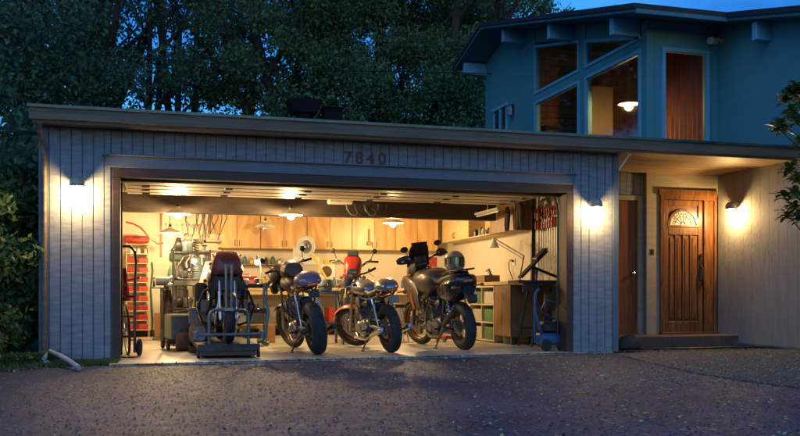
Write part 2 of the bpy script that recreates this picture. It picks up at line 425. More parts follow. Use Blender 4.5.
# downspout
mb = MB(); mb.tube([(XL+.02, -.30, 2.70), (XL+.02, -.26, 2.62), (XL+.03, -.05, 2.5), (XL+.04, -.045, 2.4), (XL+.04, -.045, .05), (XL+.04, -.12, .0)], .028, 10); gb(mb, 'downspout', m_fascia)
mb = MB(); a = (px(621, -.15), -.10, pz(621, 170, -.1)); b = (px(629.5, -.2), -.2, pz(629.5, 154, -.2))
mb.tube([(a[0], a[1], a[2]), b], .013, 8); mb.tube([(px(617.5, -.03), -.02, pz(619, 153.5, -.1)), b], .011, 8); mb.ball(b, .026)
tag(mb.build('hanger_bracket', m_white), 'small white angled hanger bracket under the eave beside the garage corner', 'bracket')

# ---- house numbers
hn = thing('house_number', 'four reddish brown metal digits reading 7840 above the garage doorway', 'house number', (px(365, 0), -.012, pz(365, 163.5, 0)))
m_num = mat('oxidised copper digits', (.13, .045, .03), .6, .2)
for i, chd in enumerate('7840'):
    cu = bpy.data.curves.new('digit', 'FONT'); cu.body = chd; cu.size = .205; cu.extrude = .004; cu.align_x = 'CENTER'; cu.offset = .004
    o = bpy.data.objects.new('digit', cu); COL.objects.link(o)
    bpy.context.view_layer.update()
    me = bpy.data.meshes.new_from_object(o); bpy.data.objects.remove(o)
    o = bpy.data.objects.new('digit', me); COL.objects.link(o); me.materials.append(m_num); o.parent = hn
    o.rotation_euler = (PI/2, 0, 0); o.location = (-.225+i*.15, 0, 0)

# ---- wall lamps
def sconce(x, y, z, label, power, rz=0, dome=True):
    t = thing('wall_lamp', label, 'wall lamp', (x, y, z), rz, 'outdoor wall lamps')
    mb = MB(); mb.lathe([(.0, 0), (.06, 0), (.06, -.02), (.0, -.02)], 20, ax='y'); mb.tube([(0, -.02, 0), (0, -.09, .02)], .012); mb.build('back_plate', m_white, t)
    mb = MB(); P = [(.085*sin(a), .085*cos(a)) for a in [i*PI/2/10 for i in range(11)]]
    P = [(max(r_, .0005), z_) for r_, z_ in P]; P2 = [(max(r_-.004, .0005), z_-.004) for r_, z_ in reversed(P)]
    mb.lathe(P+[(.085, -.035), (.081, -.035)]+P2, 28, M=T(0, -.11, -.02)); mb.build('lamp_hood', mat('sconce hood', (.42, .36, .27), .5, .2), t)
    mb = MB(); mb.ball((0, -.11, -.06), .034, .034, .045); bo = mb.build('bulb', m_bulb, t)
    lamp('bulb_light', 'POINT', (0, -.115, -.13), power, WARM2, .035, t)
    return t
sconce(px(78, 0), -.014, pz(77, 183, 0), 'round hooded wall lamp on the garage wall left of the doorway', 60)
sconce(px(592, 0), -.014, pz(591, 204, 0), 'round hooded wall lamp on the garage wall between doorway and porch', 42)

# ---------------------------------------------------------------- house
XA = 7.63
H = thing('house', 'teal blue two storey house with tall glazed corner and beamed overhanging roof', 'house', (XA, YD, 0))
def hb(mb, name, m, parent=None, **k): return mb.build(name, m, parent or H, xf=T(-XA, -YD, 0), **k)
m_teal = mat('teal house paint', (.10, .30, .34), .7, var=.08, vs=1.5, bump=.25, bs=18, stretch=(1.2, 1.2, 8))
m_teal2 = mat('pale teal trim paint', (.20, .48, .62), .55, var=.06, vs=2)
def roofz(Y): return 5.25+.252*(Y-1.78) if Y < 7.18 else 6.61-.26*(Y-7.18)
YR = 7.18
# wall A (plane x = XA, facing left): solid beyond Y 5.39
mb = MB(); mb.prism([(5.91, 2.75), (5.91, roofz(5.91)), (YR, roofz(YR)), (8.5, roofz(8.5)), (8.5, 2.75)], XA, XA+.14, ax='x')
hb(mb, 'gable_wall', m_teal)
mb = MB(); mb.box(XA, XA+.14, YD+.2, 8.5, 0, 2.749); mb.box(XA, 12, 8.501, 8.6, 0, 6.0); hb(mb, 'rear_wall', m_teal)
# posts of glazing
for (y0, y1) in ((YD, 1.705), (3.59, 3.815), (5.776, 5.909)):
    mb = MB(); mb.box(XA-.02, XA+.12, y0, y1, 2.75, roofz(y0)-.02, .004); hb(mb, 'post', m_teal)
def window(pts, frame=.055, name='window', x=XA, ax='x', mb2=None, pane_m=None):
    """polygon window in plane x: pts (Y,z)"""
    n_ = len(pts); cen = Vector((sum(p[0] for p in pts)/n_, sum(p[1] for p in pts)/n_))
    inner = []
    for i in range(n_):
        p0, p1, p2 = Vector(pts[i-1]), Vector(pts[i]), Vector(pts[(i+1) % n_])
        d1 = (p1-p0).normalized(); d2 = (p2-p1).normalized()
        n1 = Vector((-d1.y, d1.x)); n2 = Vector((-d2.y, d2.x))
        if n1.dot(cen-p1) < 0: n1 = -n1
        if n2.dot(cen-p1) < 0: n2 = -n2
        k = frame/max(.25, 1+n1.dot(n2)); inner.append(p1+(n1+n2)*k)
    mb = MB(); vs = []
    def P(p, a): return (a, p[0], p[1]) if ax == 'x' else (p[0], a, p[1])
    d0, d1 = -.045, .06
    for a in (d0, d1):
        for p in pts: vs.append(P(p, x+a))
        for p in inner: vs.append(P(p, x+a))
    fs = []
    for i in range(n_):
        j = (i+1) % n_
        fs += [(i, j, n_+j, n_+i), (2*n_+i, 3*n_+i, 3*n_+j, 2*n_+j), (i, 2*n_+i, 2*n_+j, j), (n_+i, n_+j, 3*n_+j, 3*n_+i)]
    mb.add(vs, fs); w_ = hb(mb, name, m_teal2, smooth=False)
    mb = MB(); mb.prism([tuple(p) for p in inner], x+.0, x+.008, ax=ax)
    hb(mb, 'pane', pane_m or m_pane, w_, smooth=False)
    return w_
m_pane = mat('window glass', (.9, .95, 1), .03, trans=1.0, spec=.5); 
for nd in m_pane.node_tree.nodes:
    if nd.type == 'BSDF_PRINCIPLED': nd.inputs['IOR'].default_value = 1.45
BZ = 4.83
window([(3.815, 2.95), (5.776, 2.95), (5.776, BZ-.09), (3.815, BZ-.09)])
window([(1.705, 2.95), (3.59, 2.95), (3.59, BZ-.09), (1.705, BZ-.09)])
window([(3.815, BZ+.06), (5.776, BZ+.06), (5.776, roofz(5.7)-.33), (3.815, roofz(3.815)-.28)])
window([(1.705, BZ+.06), (3.59, BZ+.06), (3.59, roofz(3.55)-.28), (1.705, roofz(1.705)-.28)])
mb = MB(); mb.box(XA-.024, XA+.10, 1.706, 5.775, BZ-.088, BZ+.058); hb(mb, 'transom_bar', m_teal)
mb = MB(); mb.prism([(1.7, roofz(1.7)-.28), (1.7, roofz(1.7)), (5.9, roofz(5.9)), (5.9, roofz(5.9)-.28)], XA+.0, XA+.1, ax='x'); hb(mb, 'gable_header', m_teal)
# wall B facing the viewer, with the tall window
WB0, WB1 = px(661, YD), px(708, YD); WT = 4.74
mb = MB(); mb.box(XA+.121, WB0, YD, YD+.14, 2.75, roofz(YD)-.03); mb.box(WB1, XC, YD, YD+.14, 2.75, roofz(YD)-.03); mb.box(WB0, WB1, YD, YD+.14, WT, roofz(YD)-.03); mb.box(WB0, WB1, YD, YD+.14, 2.75, 2.95)
hb(mb, 'upper_front_wall', m_teal)
window([(WB0, 2.95), (WB1, 2.95), (WB1, WT), (WB0, WT)], .06, x=YD, ax='y')
# wall C facing left, coming forward (upper teal, lower grey)
mb = MB(); mb.prism([(-5.5, 2.90), (-5.5, roofz(-5.5)), (YD+.14, roofz(YD+.14)), (YD+.14, 2.90)], XC+.002, XC+.14, ax='x'); hb(mb, 'wing_wall', m_teal)
mb = MB(); mb.box(XC+.012, XC+.14, -5.5, YD+.14, 0, 2.898)
y = -5.5
while y < YD: mb.box(XC, XC+.013, y+.0012, min(y+.2, YD)-.0012, 0.02, 2.87, .0015); y += .2
m_wingl = mat('porch wall paint', (.27, .275, .27), .7, var=.12, vs=2, bump=.8, bs=12, stretch=(1.3, 9, 1.3))
hb(mb, 'porch_side_wall', m_wingl)
# roof slabs
m_und = mat('roof boarding underside', (.08, .20, .24), .75, var=.15, vs=3, bump=.3, bs=20, stretch=(1, 6, 1))
def slab(name, x0, x1, ya, yb, th0, th1, m):
    mb = MB(); mb.prism([(ya, roofz(ya)+th0), (yb, roofz(yb)+th0), (yb, roofz(yb)+th1), (ya, roofz(ya)+th1)], x0, x1, ax='x'); return hb(mb, name, m)
XO = 6.97
m_shing = mat('dark roofing', (.035, .037, .04), .9, var=.3, vs=20, bump=.6, bs=30)
slab('roof_deck', XO, 13, .81, YR, .0, .05, m_und); slab('roof', XO-.03, 13, .78, YR, .052, .13, m_shing)
mb = MB(); mb.prism([(YR, roofz(YR)), (8.96, roofz(8.96)), (8.96, roofz(8.96)+.05), (YR, roofz(YR)+.05)], XO, 13, ax='x'); hb(mb, 'roof_deck', m_und)
mb = MB(); mb.prism([(YR, roofz(YR)+.052), (8.99, roofz(8.99)+.052), (8.99, roofz(8.99)+.13), (YR, roofz(YR)+.13)], XO-.03, 13, ax='x'); hb(mb, 'roof', m_shing)
XW = 8.56
mb = MB(); ya, yb = -5.9, .809
mb.prism([(ya, roofz(ya)), (yb, roofz(yb)), (yb, roofz(yb)+.05), (ya, roofz(ya)+.05)], XW, 13, ax='x'); hb(mb, 'roof_deck', m_und)
mb = MB(); mb.prism([(ya-.03, roofz(ya)+.044), (.779, roofz(.779)+.052), (.779, roofz(.779)+.13), (ya-.03, roofz(ya)+.13)], XW-.03, 13, ax='x'); hb(mb, 'roof', m_shing)
mb = MB(); mb.box(XO+.0, XW-.0, .785, .808, roofz(.81)-.02, roofz(.81)+.051); hb(mb, 'eave_board', m_und)
# beams
for (Y, x0, x1) in ((1.78, XO+.14, XA-.021), (4.09, XO+.14, XA-.001), (6.30, XO+.14, XA-.001), (8.55, XO+.1, XA-.001), (.30, XW+.1, XC+.001), (-2.34, XW+.1, XC+.001)):
    mb = MB(); z = roofz(Y)-.035; mb.box(x0, x1, Y-.055, Y+.055, z-.27, z+.0, .006); hb(mb, 'roof_beam', m_teal2)
# small window and lamp on the gable wall
mb = MB(); y0, y1 = 7.26, 8.03; zt = 4.98
mb.box(XA-.03, XA-.001, y0, y0+.06, 3.0, zt); mb.box(XA-.03, XA-.001, y1-.06, y1, 3.0, zt); mb.box(XA-.05, XA-.001, y0-.05, y1+.05, zt+.001, zt+.07)
mb.box(XA-.03, XA-.001, y0, y1, 2.92, 2.999); w_ = hb(mb, 'window', m_teal2, smooth=False)
mb = MB(); mb.box(XA-.012, XA-.002, y0+.061, y1-.061, 3.0, zt-.001); mo = hb(mb, 'pane', mat('dark window glass', (.02, .035, .05), .05, coat=1), w_)
mb = MB(); mb.box(XA-.055, XA-.013, 7.6, 7.63, 3.001, zt-.002); hb(mb, 'frame', m_teal2, w_)
t = thing('wall_lantern', 'small unlit lantern on the teal gable wall beside the small window', 'wall lamp', (XA-.001, 6.93, 4.74))
mb = MB(); mb.box(-.02, 0, -.05, .05, -.02, .2, .004); mb.tube([(-.01, 0, .18), (-.1, 0, .2), (-.1, 0, .14)], .01); mb.build('bracket', m_blk, t)
mb = MB(); mb.prism([(-.06, -.04), (.06, -.04), (.05, .14), (-.05, .14)], -.15, -.05, ax='x'); mb.build('lamp_glass', m_lens, t)
# floodlight on wall B/C corner
t = thing('flood_light', 'white twin security floodlight under the eave right of the tall window', 'floodlight', (px(714, YD), YD-.001, pz(709, 41, YD)))
mb = MB(); mb.box(-.06, .06, -.04, 0, -.05, .05, .01); mb.build('base', m_white, t)
for s_, r_ in ((-1, .062), (1, .04)):
    mb = MB(); mb.lathe([(.0005, .1), (.025, .1), (.03, .03), (r_, -.04), (r_-.01, -.045), (.0005, -.03)], 18, M=T(s_*.1-.03, -.09, -.01) @ Rz(s_*.5) @ Rx(R(-60))); mb.build('lamp_head', m_white, t)
# interior of the upper room
m_panel = mat('interior wood panelling', (.38, .15, .06), .38, var=.35, vs=5, stretch=(3, 3, .4), coat=.15)
m_tan = mat('interior tan wall', (.26, .15, .09), .8)
mb = MB()
x = 9.3
while x < 12: mb.box(x+.004, x+.096, 4.27, 4.30, 2.9, 5.8, .004); x += .1
mb.box(9.3, 12, 4.301, 4.37, 2.9, 5.8); hb(mb, 'panelled_wall', m_panel)
mb = MB()
for k in range(26): mb.box(XA+.16, 12, 7.02, 7.05, 2.9+k*.13+.004, 2.9+(k+1)*.13-.004, .004)
hb(mb, 'panelled_wall', m_panel)
mb = MB(); mb.box(px(591, 5.15), px(613, 5.15), 5.15, 5.25, 2.9, 5.0); hb(mb, 'partition', mat('pale partition', (.42, .30, .18), .8))
for k in range(3): mb = MB(); y = 2.7+k*1.3; mb.box(XA+.16, 11.8, y, y+.1, roofz(y)-.26, roofz(y)-.04, .01); hb(mb, 'ceiling_beam', m_brown)
mb = MB()
for k in range(4): mb.box(px(548, 6.7), px(572, 6.7), 6.7, 6.99, 3.2+k*.42, 3.23+k*.42)
mb.box(px(548, 6.7)-.03, px(548, 6.7), 6.7, 6.99, 2.9, 4.5); mb.box(px(572, 6.7), px(572, 6.7)+.03, 6.7, 6.99, 2.9, 4.5); hb(mb, 'bookshelf', m_dwood)
mb = MB(); mb.prism([(1.7, 2.901), (7.05, 2.901), (7.05, roofz(7.05)-.05), (1.7, roofz(1.7)-.05)], 11.9, 12, ax='x'); mb.box(XA+.15, 12, YD+.16, 7.05, 2.80, 2.9); mb.prism([(1.7, roofz(1.7)-.03), (7.04, roofz(7.04)-.03), (7.04, roofz(7.04)-.02), (1.7, roofz(1.7)-.02)], XA+.15, 12, ax='x'); hb(mb, 'room_shell', m_tan)
PL = (px(629, 3.34), 3.34, pz(629, 104.5, 3.34))
t = thing('pendant_lamp', 'shallow lit pendant lamp hanging inside the upper glazed room', 'pendant lamp', PL)
mb = MB(); mb.lathe([(.0005, .06), (.04, .055), (.19, .012), (.2, 0), (.19, .004), (.04, .045), (.0005, .05)], 28); mb.tube([(0, 0, .05), (0, 0, roofz(3.34)-.04-PL[2])], .005, 6); mb.build('lamp_shade', m_cream, t)
mb = MB(); mb.lathe([(.0005, -.012), (.12, -.008), (.175, .006), (.0005, .03)], 24); mb.build('bulb', mat('pendant glow', (1, .9, .7), .4, emit=(1, .75, .42), es=9), t)
lamp('pendant_light', 'POINT', (0, 0, -.035), 120, WARM2, .08, t)

# ---------------------------------------------------------------- entry
m_ewall = mat('entry wall paint', (.36, .31, .22), .72, var=.12, vs=2, bump=.6, bs=14, stretch=(1.3, 1.3, 9))
FZ = .15
m_step = mat('brick red step', (.15, .085, .062), .7, var=.3, vs=6, bump=.4, bs=30)
mb = MB(); mb.box(XR+.03, XC-.002, 1.0, YD+.3, -.1, FZ, .012)
tag(mb.build('porch_floor', m_step), kind='structure')
D0, D1 = px(659.5, YD), px(716, YD); DT = pz(685, 193, YD)
XE = px(646, YD)
YS = YD+.07
mb = MB(); mb.box(XR-.10, XR-.001, .15, YS+.1, 0, 2.72); hb(mb, 'recess_side_wall', m_sid)
mb = MB(); mb.box(XE, D0, YD, YD+.12, FZ, 2.72); mb.box(D0, XC-.001, YD, YD+.12, DT, 2.72); mb.box(XE, XE+.12, YD+.121, YD+.2, FZ, 2.72)
mb.box(XE-.0, XE+.018, YD-.018, YD-.001, FZ, 2.719)
hb(mb, 'entry_wall', m_ewall)
# recessed siding + plain brown side door
mb = MB(); boards(mb, XR+.001, XE-.001, DT-.05, 2.719, YS); mb.box(XR+.001, XE-.001, YS+.014, YS+.1, DT-.05, 2.719); mb.box(px(642.5, YS), XE-.001, YS+.0, YS+.1, FZ, DT-.051); mb.box(XR+.001, px(619, YS)-.16, YS, YS+.1, FZ, DT-.051); hb(mb, 'recess_wall', m_sid)
sd0, sd1 = px(619, YS)-.159, px(640, YS)
t = MB(); t.box(sd0, sd1-.05, YS+.02, YS+.06, FZ, DT-.14, .004); sdoor = hb(t, 'side_door', wood('plain brown door', (.26, .085, .03), (.17, .05, .018), .35, (5, 5, .7), 2.5, .05))
mb = MB(); mb.lathe([(.0005, 0), (.026, .0), (.03, .02), (.02, .045), (.03, .06), (.0005, .075)], 16, M=T(sd1-.13, YS+.02, 1.12) @ Rx(PI/2)); mb.box(sd1-.1, sd1-.095, YS+.0, YS+.01, 1.1, 1.11); hb(mb, 'door_knob', m_chr, sdoor)
mb = MB(); mb.box(sd1-.049, sd1+.03, YS-.02, YS+.07, FZ, DT-.06, .004); mb.box(sd0, sd1-.05, YS-.02, YS+.07, DT-.139, DT-.06, .004); hb(mb, 'door_casing', m_ewall)
# varnished front door with arched fanlight
fd = thing('front_door', 'varnished wooden front door with arched glass sunburst and four long panels', 'door', ((D0+D1)/2, YD, FZ))
sx0, sx1 = px(664, YD)-fd.location.x, px(703, YD)-fd.location.x; a0, a1 = D0-fd.location.x, D1-fd.location.x
hh = DT-FZ; ZT = hh-.115
mb = MB(); mb.box(a0, sx0-.004, -.03, .07, 0, hh, .006); mb.box(sx1+.004, sx1+.05, -.03, .07, 0, hh-.1, .006); mb.box(a1-.05, a1, -.03, .07, 0, hh-.1, .006); mb.box(sx0-.003, a1, -.03, .07, ZT+.004, hh, .006); mb.box(a0-.03, a1, -.045, -.031, hh-.05, hh+.05, .004)
mb.box(sx1+.0505, a1-.0505, -.0, .04, 0, hh-.116)
mb.build('door_frame', m_doorw, fd)
W_ = sx1-sx0; xm = (sx0+sx1)/2; rO = W_*.40; rI = W_*.335; zc = ZT-.14-rO*.92
slabm = MB(); slabm.box(sx0, sx1, .03, .06, .01, ZT)
def rail(x0, x1, z0, z1): slabm.box(x0, x1, .006, .0305, z0, z1, .007)
rail(sx0, sx0+.085, .01, ZT); rail(sx1-.085, sx1, .01, ZT); rail(sx0+.084, sx1-.084, .01, .2); rail(sx0+.084, sx1-.084, zc-.16, zc-.035); rail(sx0+.084, sx1-.084, ZT-.09, ZT)
pw = (W_-.17)/4
for k in range(1, 4): x = sx0+.085+pw*k; rail(x-.018, x+.018, .19, zc-.15)
for k in range(4):
    x0 = sx0+.085+pw*k+.03; x1 = sx0+.085+pw*(k+1)-.03; slabm.box(x0, x1, .014, .031, .24, zc-.2, .012)
slabm.build('door_slab', m_doorw, fd)
mb = MB(); pts = [(xm+rO*cos(a), zc+rO*.92*sin(a)) for a in [PI*i/24 for i in range(25)]]; pin = [(xm+rI*cos(a), zc+rI*.92*sin(a)) for a in [PI*i/24 for i in range(25)]]
for i in range(24): mb.add([(pts[i][0], .0, pts[i][1]), (pts[i+1][0], .0, pts[i+1][1]), (pin[i+1][0], .0, pin[i+1][1]), (pin[i][0], .0, pin[i][1]), (pts[i][0], .03, pts[i][1]), (pts[i+1][0], .03, pts[i+1][1]), (pin[i+1][0], .03, pin[i+1][1]), (pin[i][0], .03, pin[i][1])], [(0,1,2,3), (4,7,6,5), (0,4,5,1), (3,2,6,7)])
mb.box(xm-rO, xm+rO, .0, .03, zc-.03, zc)
fan = mb.build('fanlight_frame', m_doorw, fd)
mb = MB(); mb.prism(pin+[(xm-rI, zc+.001), (xm+rI, zc+.001)][:0], .018, .024, ax='y'); mb.build('pane', mat('frosted door glass', (.45, .42, .34), .25, var=.3, vs=30, spec=.8, bump=.6, bs=60), fan)
mb = MB()
for i in range(1, 8):
    a = PI*i/8; mb.tube([(xm+.045*cos(a), .014, zc+.045*sin(a)), (xm+rI*cos(a), .014, zc+rI*.92*sin(a))], .0035, 6)
for rr in (.045, rI*.62): mb.tube([(xm+rr*cos(a), .014, zc+rr*.94*sin(a)) for a in [PI*i/16 for i in range(17)]], .004, 6)
for i in range(8): 
    a = PI*(i+.5)/8; c = (xm+rI*.8*cos(a), .014, zc+rI*.76*sin(a)); mb.tube([(c[0]+.016*cos(q), .014, c[2]+.016*sin(q)) for q in [2*PI*k/8 for k in range(8)]], .003, 5, closed=True)
mb.build('leading', m_dwood, fan)
mb = MB(); hx = sx1-.045
mb.box(hx-.025, hx+.025, -.006, .006, .86, 1.22, .006); mb.tube([(hx, -.005, 1.10), (hx, -.06, 1.06), (hx, -.065, .95), (hx, -.05, .84), (hx, -.005, .78)], .013, 8); mb.tube([(hx, -.006, 1.27), (hx, -.03, 1.27)], .028, 16)
mb.build('handle', m_blk, fd)
mb = MB(); mb.box(a0-.02, a1+.0, -.1, .02, -.01, .03, .006); mb.build('threshold', m_brown, fd)
mb = MB(); mb.box(-.03, .03, -.012, 0, -.045, .045, .004); mb.tube([(0, -.012, 0), (0, -.018, 0)], .012, 10)
tag(mb.build('doorbell', m_blk), 'small dark doorbell on the entry wall left of the front door', 'doorbell').location = (px(652, YD), YD-.001, pz(652, 252, YD))
# entry wall lamp on the side wall
sy = None
def yc(xp):   # depth where picture column xp meets the wing wall plane
    u = (xp-400)/F; t = XC/(u*CC+SS); return t*(CC-u*SS)-CD, t
sy, st = yc(737); sz = CH+st*(HZ-206)/F
sconce(XC-.002, sy, sz, 'round hooded wall lamp on the porch side wall right of the front door', 75, rz=-PI/2)
# ================================================================ motorcycles
def wheel(parent, axle, Rw, tw, rimm, spoke=True, disc=True, steer=None, knobs=0, name='wheel', two=False):
    """wheel part with tyre, rim, brake disc sub-parts; local axle at origin then moved"""
    X = (steer if steer is not None else Matrix.Identity(4)) @ T(*axle)
    rt = tw*.5
    mb = MB(); mb.lathe([(.0005, -.05), (.03, -.05), (.034, -.03), (.05, -.028), (.05, .028), (.034, .03), (.03, .05), (.0005, .05)], 20, ax='y')
    mb.tube([(0, -.11, 0), (0, .11, 0)], .009)
    rr = Rw-rt*1.55
    if spoke:
        for k in range(36):
            a = 2*PI*k/36; s_ = 1 if k % 2 else -1; b = a+s_*.35*(1 if (k//2) % 2 else -1)
            mb.tube([(.048*cos(b), s_*.026, .048*sin(b)), (rr*cos(a), 0, rr*sin(a))], .0026, 4)
    else:
        for k in range(6):
            a = 2*PI*k/6; mb.tube([(.04*cos(a), 0, .04*sin(a)), (rr*.6*cos(a+.05), 0, rr*.6*sin(a+.05)), (rr*cos(a), 0, rr*sin(a))], [.02, .013, .016], 6)
    w_ = mb.build(name, m_alu if spoke else rimm, parent, xf=X)
    mb = MB(); P = []
    for i in range(15):
        a = -PI*.62+2*PI*.62*i/14; P.append((Rw-rt+rt*cos(a)*1.0, rt*sin(a)))
    P = [(Rw-rt*1.75, -rt*.55)]+P+[(Rw-rt*1.75, rt*.55)]
    mb.lathe(P, 56, ax='y')
    nk = knobs or 44
    for k in range(nk):
        a = 2*PI*k/nk
        for (ph, ln, off) in ((-.62, .8, 0), (-.2, .7, .5), (.2, .7, 0), (.62, .8, .5)):
            aa = a+off*2*PI/nk; h = .007 if knobs else .0028; rc = Rw-rt+(rt+h*.3)*cos(ph); yc_ = (rt+h*.3)*sin(ph)
            wd = 2*PI*Rw/nk*(.5 if knobs else .72)
            mb.box(-wd/2, wd/2, -rt*.16, rt*.16, -h, h*.6, .001, M=Ry(-aa) @ T(rc, yc_, 0) @ Ry(PI/2) @ Rx(-ph if True else 0))
    mb.build('tyre', m_rub, w_, xf=X, ang=50)
    mb = MB(); hw = rt*.62
    mb.lathe([(rr+.014, -hw), (rr+.004, -hw*.95), (rr-.006, -hw*.5), (rr-.006, hw*.5), (rr+.004, hw*.95), (rr+.014, hw), (rr+.006, hw*.55), (rr+.006, -hw*.55), (rr+.014, -hw)], 48, ax='y')
    mb.build('rim', rimm, w_, xf=X)
    if disc:
        for yy in ((-.065, .065) if two else (.065,)):
            mb = MB(); mb.lathe([(.075, -.002), (.135, -.002), (.135, .002), (.075, .002), (.075, -.002)], 36, ax='y', M=T(0, yy, 0))
            for k in range(5):
                a = 2*PI*k/5; mb.tube([(.04*cos(a), yy*.7, .04*sin(a)), (.09*cos(a+.3), yy, .09*sin(a+.3))], .006, 5)
            mb.build('brake_disc', m_stl, w_, xf=X)
    return w_

def fins(mb, c, sx, sy, h, n_, M):
    mb.box(-sx*.4, sx*.4, -sy*.4, sy*.4, 0, h, .004, M=M @ T(*c))
    for i in range(n_):
        z = h*(i+.5)/n_; mb.box(-sx/2, sx/2, -sy/2, sy/2, z-.004, z+.003, .002, M=M @ T(*c))

def motorcycle(label, loc, yaw, lean, cfg):
    g = lambda k, d=None: cfg.get(k, d)
    t = thing('motorcycle', label, 'motorcycle', (loc[0], loc[1], loc[2] if len(loc) > 2 else 0), yaw, 'motorcycles parked in the garage', lean)
    Rr, Rf, wb = g('Rr', .32), g('Rf', .31), g('wb', 1.42); tr, tf = g('tr', .14), g('tf', .11)
    up = g('up', 0.0); rimm = g('rim', m_alu); body = g('body', m_sil)
    wheel(t, (0, 0, Rr), Rr, tr, rimm, g('spoke', True), True, knobs=g('knobs', 0))
    # steering axis
    top = Vector((wb-.33, 0, .94+up)); ax0 = Vector((wb, 0, Rf)); d = (top-ax0).normalized()
    piv = top-Vector((.04, 0, 0)); ST = T(*piv) @ Matrix.Rotation(g('steer', 0), 4, d) @ T(*(-piv))
    wheel(t, (wb, 0, Rf), Rf, tf, rimm, g('spoke', True), True, steer=ST, knobs=g('knobs', 0), two=True)
    fo = MB()
    for s_ in (-1, 1):
        a = ax0+Vector((0, s_*.095, 0)); b = top+Vector((0, s_*.095, 0))
        m_ = a.lerp(b, .48); fo.tube([a-d*.03, a, m_], [.018, .027, .027], 12); fo.tube([m_, b+d*.03], .019, 12)
        fo.box(-.035, .035, -.012, .012, -.05, .05, .008, M=T(*(a+Vector((-.05, s_*-.0, .1)))))
    fo.box(-.045, .03, -.125, .125, -.014, .014, .006, M=T(*top) @ Ry(-.4)); fo.box(-.045, .03, -.125, .125, -.016, .016, .006, M=T(*(top-d*.19)) @ Ry(-.4))
    f_ = fo.build('fork', g('forkm', m_stl), t, xf=ST)
    # front fender
    mb = MB(); nseg = 12; fr = Rf+.022
    a0, a1 = (R(50), R(150))
    prev = []
    for i in range(nseg+1):
        a = a0+(a1-a0)*i/nseg
        for k in range(7):
            q = -1+2*k/6; prev.append((wb+(fr-.02*abs(q)**2)*cos(a), q*tf*.62, Rf+(fr-.025*abs(q)**2)*sin(a)))
    fs = [(i*7+k, i*7+k+1, (i+1)*7+k+1, (i+1)*7+k) for i in range(nseg) for k in range(6)]
    mb.add(prev, fs); nb = len(prev); mb.add([(p[0]-(p[0]-wb)*.02, p[1], p[2]-(p[2]-Rf)*.02) for p in prev], [tuple(reversed(f)) for f in fs])
    mb.build('front_fender', g('fenm', m_blk), t, xf=ST)
    # handlebar
    hbz = top+d*.08+Vector((-.03, 0, 0)); rise = g('rise', .03); hw = g('hbw', .36)
    mb = MB(); P = [hbz+Vector((-.12, -hw, rise)), hbz+Vector((-.05, -hw*.55, rise)), hbz+Vector((0, -.1, 0)), hbz+Vector((0, .1, 0)), hbz+Vector((-.05, hw*.55, rise)), hbz+Vector((-.12, hw, rise))]
    mb.tube(P, .0125, 8); hbar = mb.build('handlebar', m_blk, t, xf=ST)
    for s_ in (-1, 1):
        e = hbz+Vector((-.12, s_*hw, rise)); i_ = hbz+Vector((-.075, s_*hw*.68, rise))
        mb = MB(); mb.tube([e, e.lerp(i_, .9)], .018, 10); mb.build('grip', m_rub, hbar, xf=ST)
        mb = MB(); mb.tube([i_+Vector((.03, 0, .0)), e+Vector((.06, -s_*.03, -.01))], [.009, .005], 6); mb.ball(i_+Vector((.0, 0, .02)), .026); mb.build('brake_lever', m_alu, hbar, xf=ST)
        if g('mirror', False):
            mb = MB(); q = i_+Vector((.03, s_*.07, .17)); mb.tube([i_, i_+Vector((.02, s_*.03, .1)), q], .006, 6); mb.lathe([(.0005, -.012), (.034, -.01), (.042, .008), (.0005, .016)], 16, M=T(*q) @ Ry(PI/2) ); mb.build('mirror', m_blk, hbar, xf=ST)
    # clutch cables
    mb = MB()
    for s_ in (-1, 1):
        mb.tube([hbz+Vector((-.05, s_*hw*.66, rise)), hbz+Vector((.12, s_*.18, .06)), hbz+Vector((.10, s_*.03, -.1)), Vector((.85, s_*.05, .62+up*.5))], .005, 5)
    mb.build('cable', m_rub, hbar)
    # headlight
    if g('headlight', True):
        c = top+Vector((.12, 0, -.06)); r_ = g('hlr', .085)
        mb = MB(); mb.lathe([(.0005, -.13), (.035, -.12), (r_*.8, -.07), (r_, -.01), (r_+.006, .01), (r_-.004, .016), (r_-.01, .0)], 24, M=T(*c) @ Ry(PI/2)); hl = mb.build('headlight', g('hlm', m_sil), t, xf=ST)
        mb = MB(); mb.lathe([(.0005, .022), (r_*.6, .016), (r_-.006, .004), (.0005, .0)], 20, M=T(*c) @ Ry(PI/2)); mb.build('lens', m_lens, hl, xf=ST)
        mb = MB()
        for s_ in (-1, 1): mb.lathe([(.0005, -.03), (.03, -.03), (.038, .01), (.0005, .016)], 16, M=T(*(top+d*.05+Vector((.03, s_*.05, .02)))) @ Ry(R(-35)))
        mb.build('gauge', m_blk, t, xf=ST)
    # frame
    hd = top-d*.08-Vector((.04, 0, 0)); fz = up*.8
    mb = MB()
    for s_ in (-1, 1):
        mb.tube([hd, (hd.x-.12, s_*.05, hd.z-.02), (.72, s_*.09, .72+fz), (.42, s_*.11, .70+fz), (.05, s_*.11, .74+fz), (-.14, s_*.09, .80+fz)], .015, 8)
        mb.tube([hd-d*.12, (wb-.50, s_*.08, .5+up*.5), (.96, s_*.11, .2), (.55, s_*.13, .18), (.40, s_*.13, .30), (.42, s_*.11, .69+fz)], .016, 8)
        mb.tube([(.42, s_*.11, .42), (.12, s_*.11, .73+fz)], .013, 8)
        mb.tube([(.42, s_*.13, .22), (.42, s_*.2, .24)], .012, 8)
    mb.tube([hd+d*.04, hd-d*.16], .034, 12)
    mb.build('frame', g('framem', m_fr), t)
    # swingarm + shocks + chain
    mb = MB()
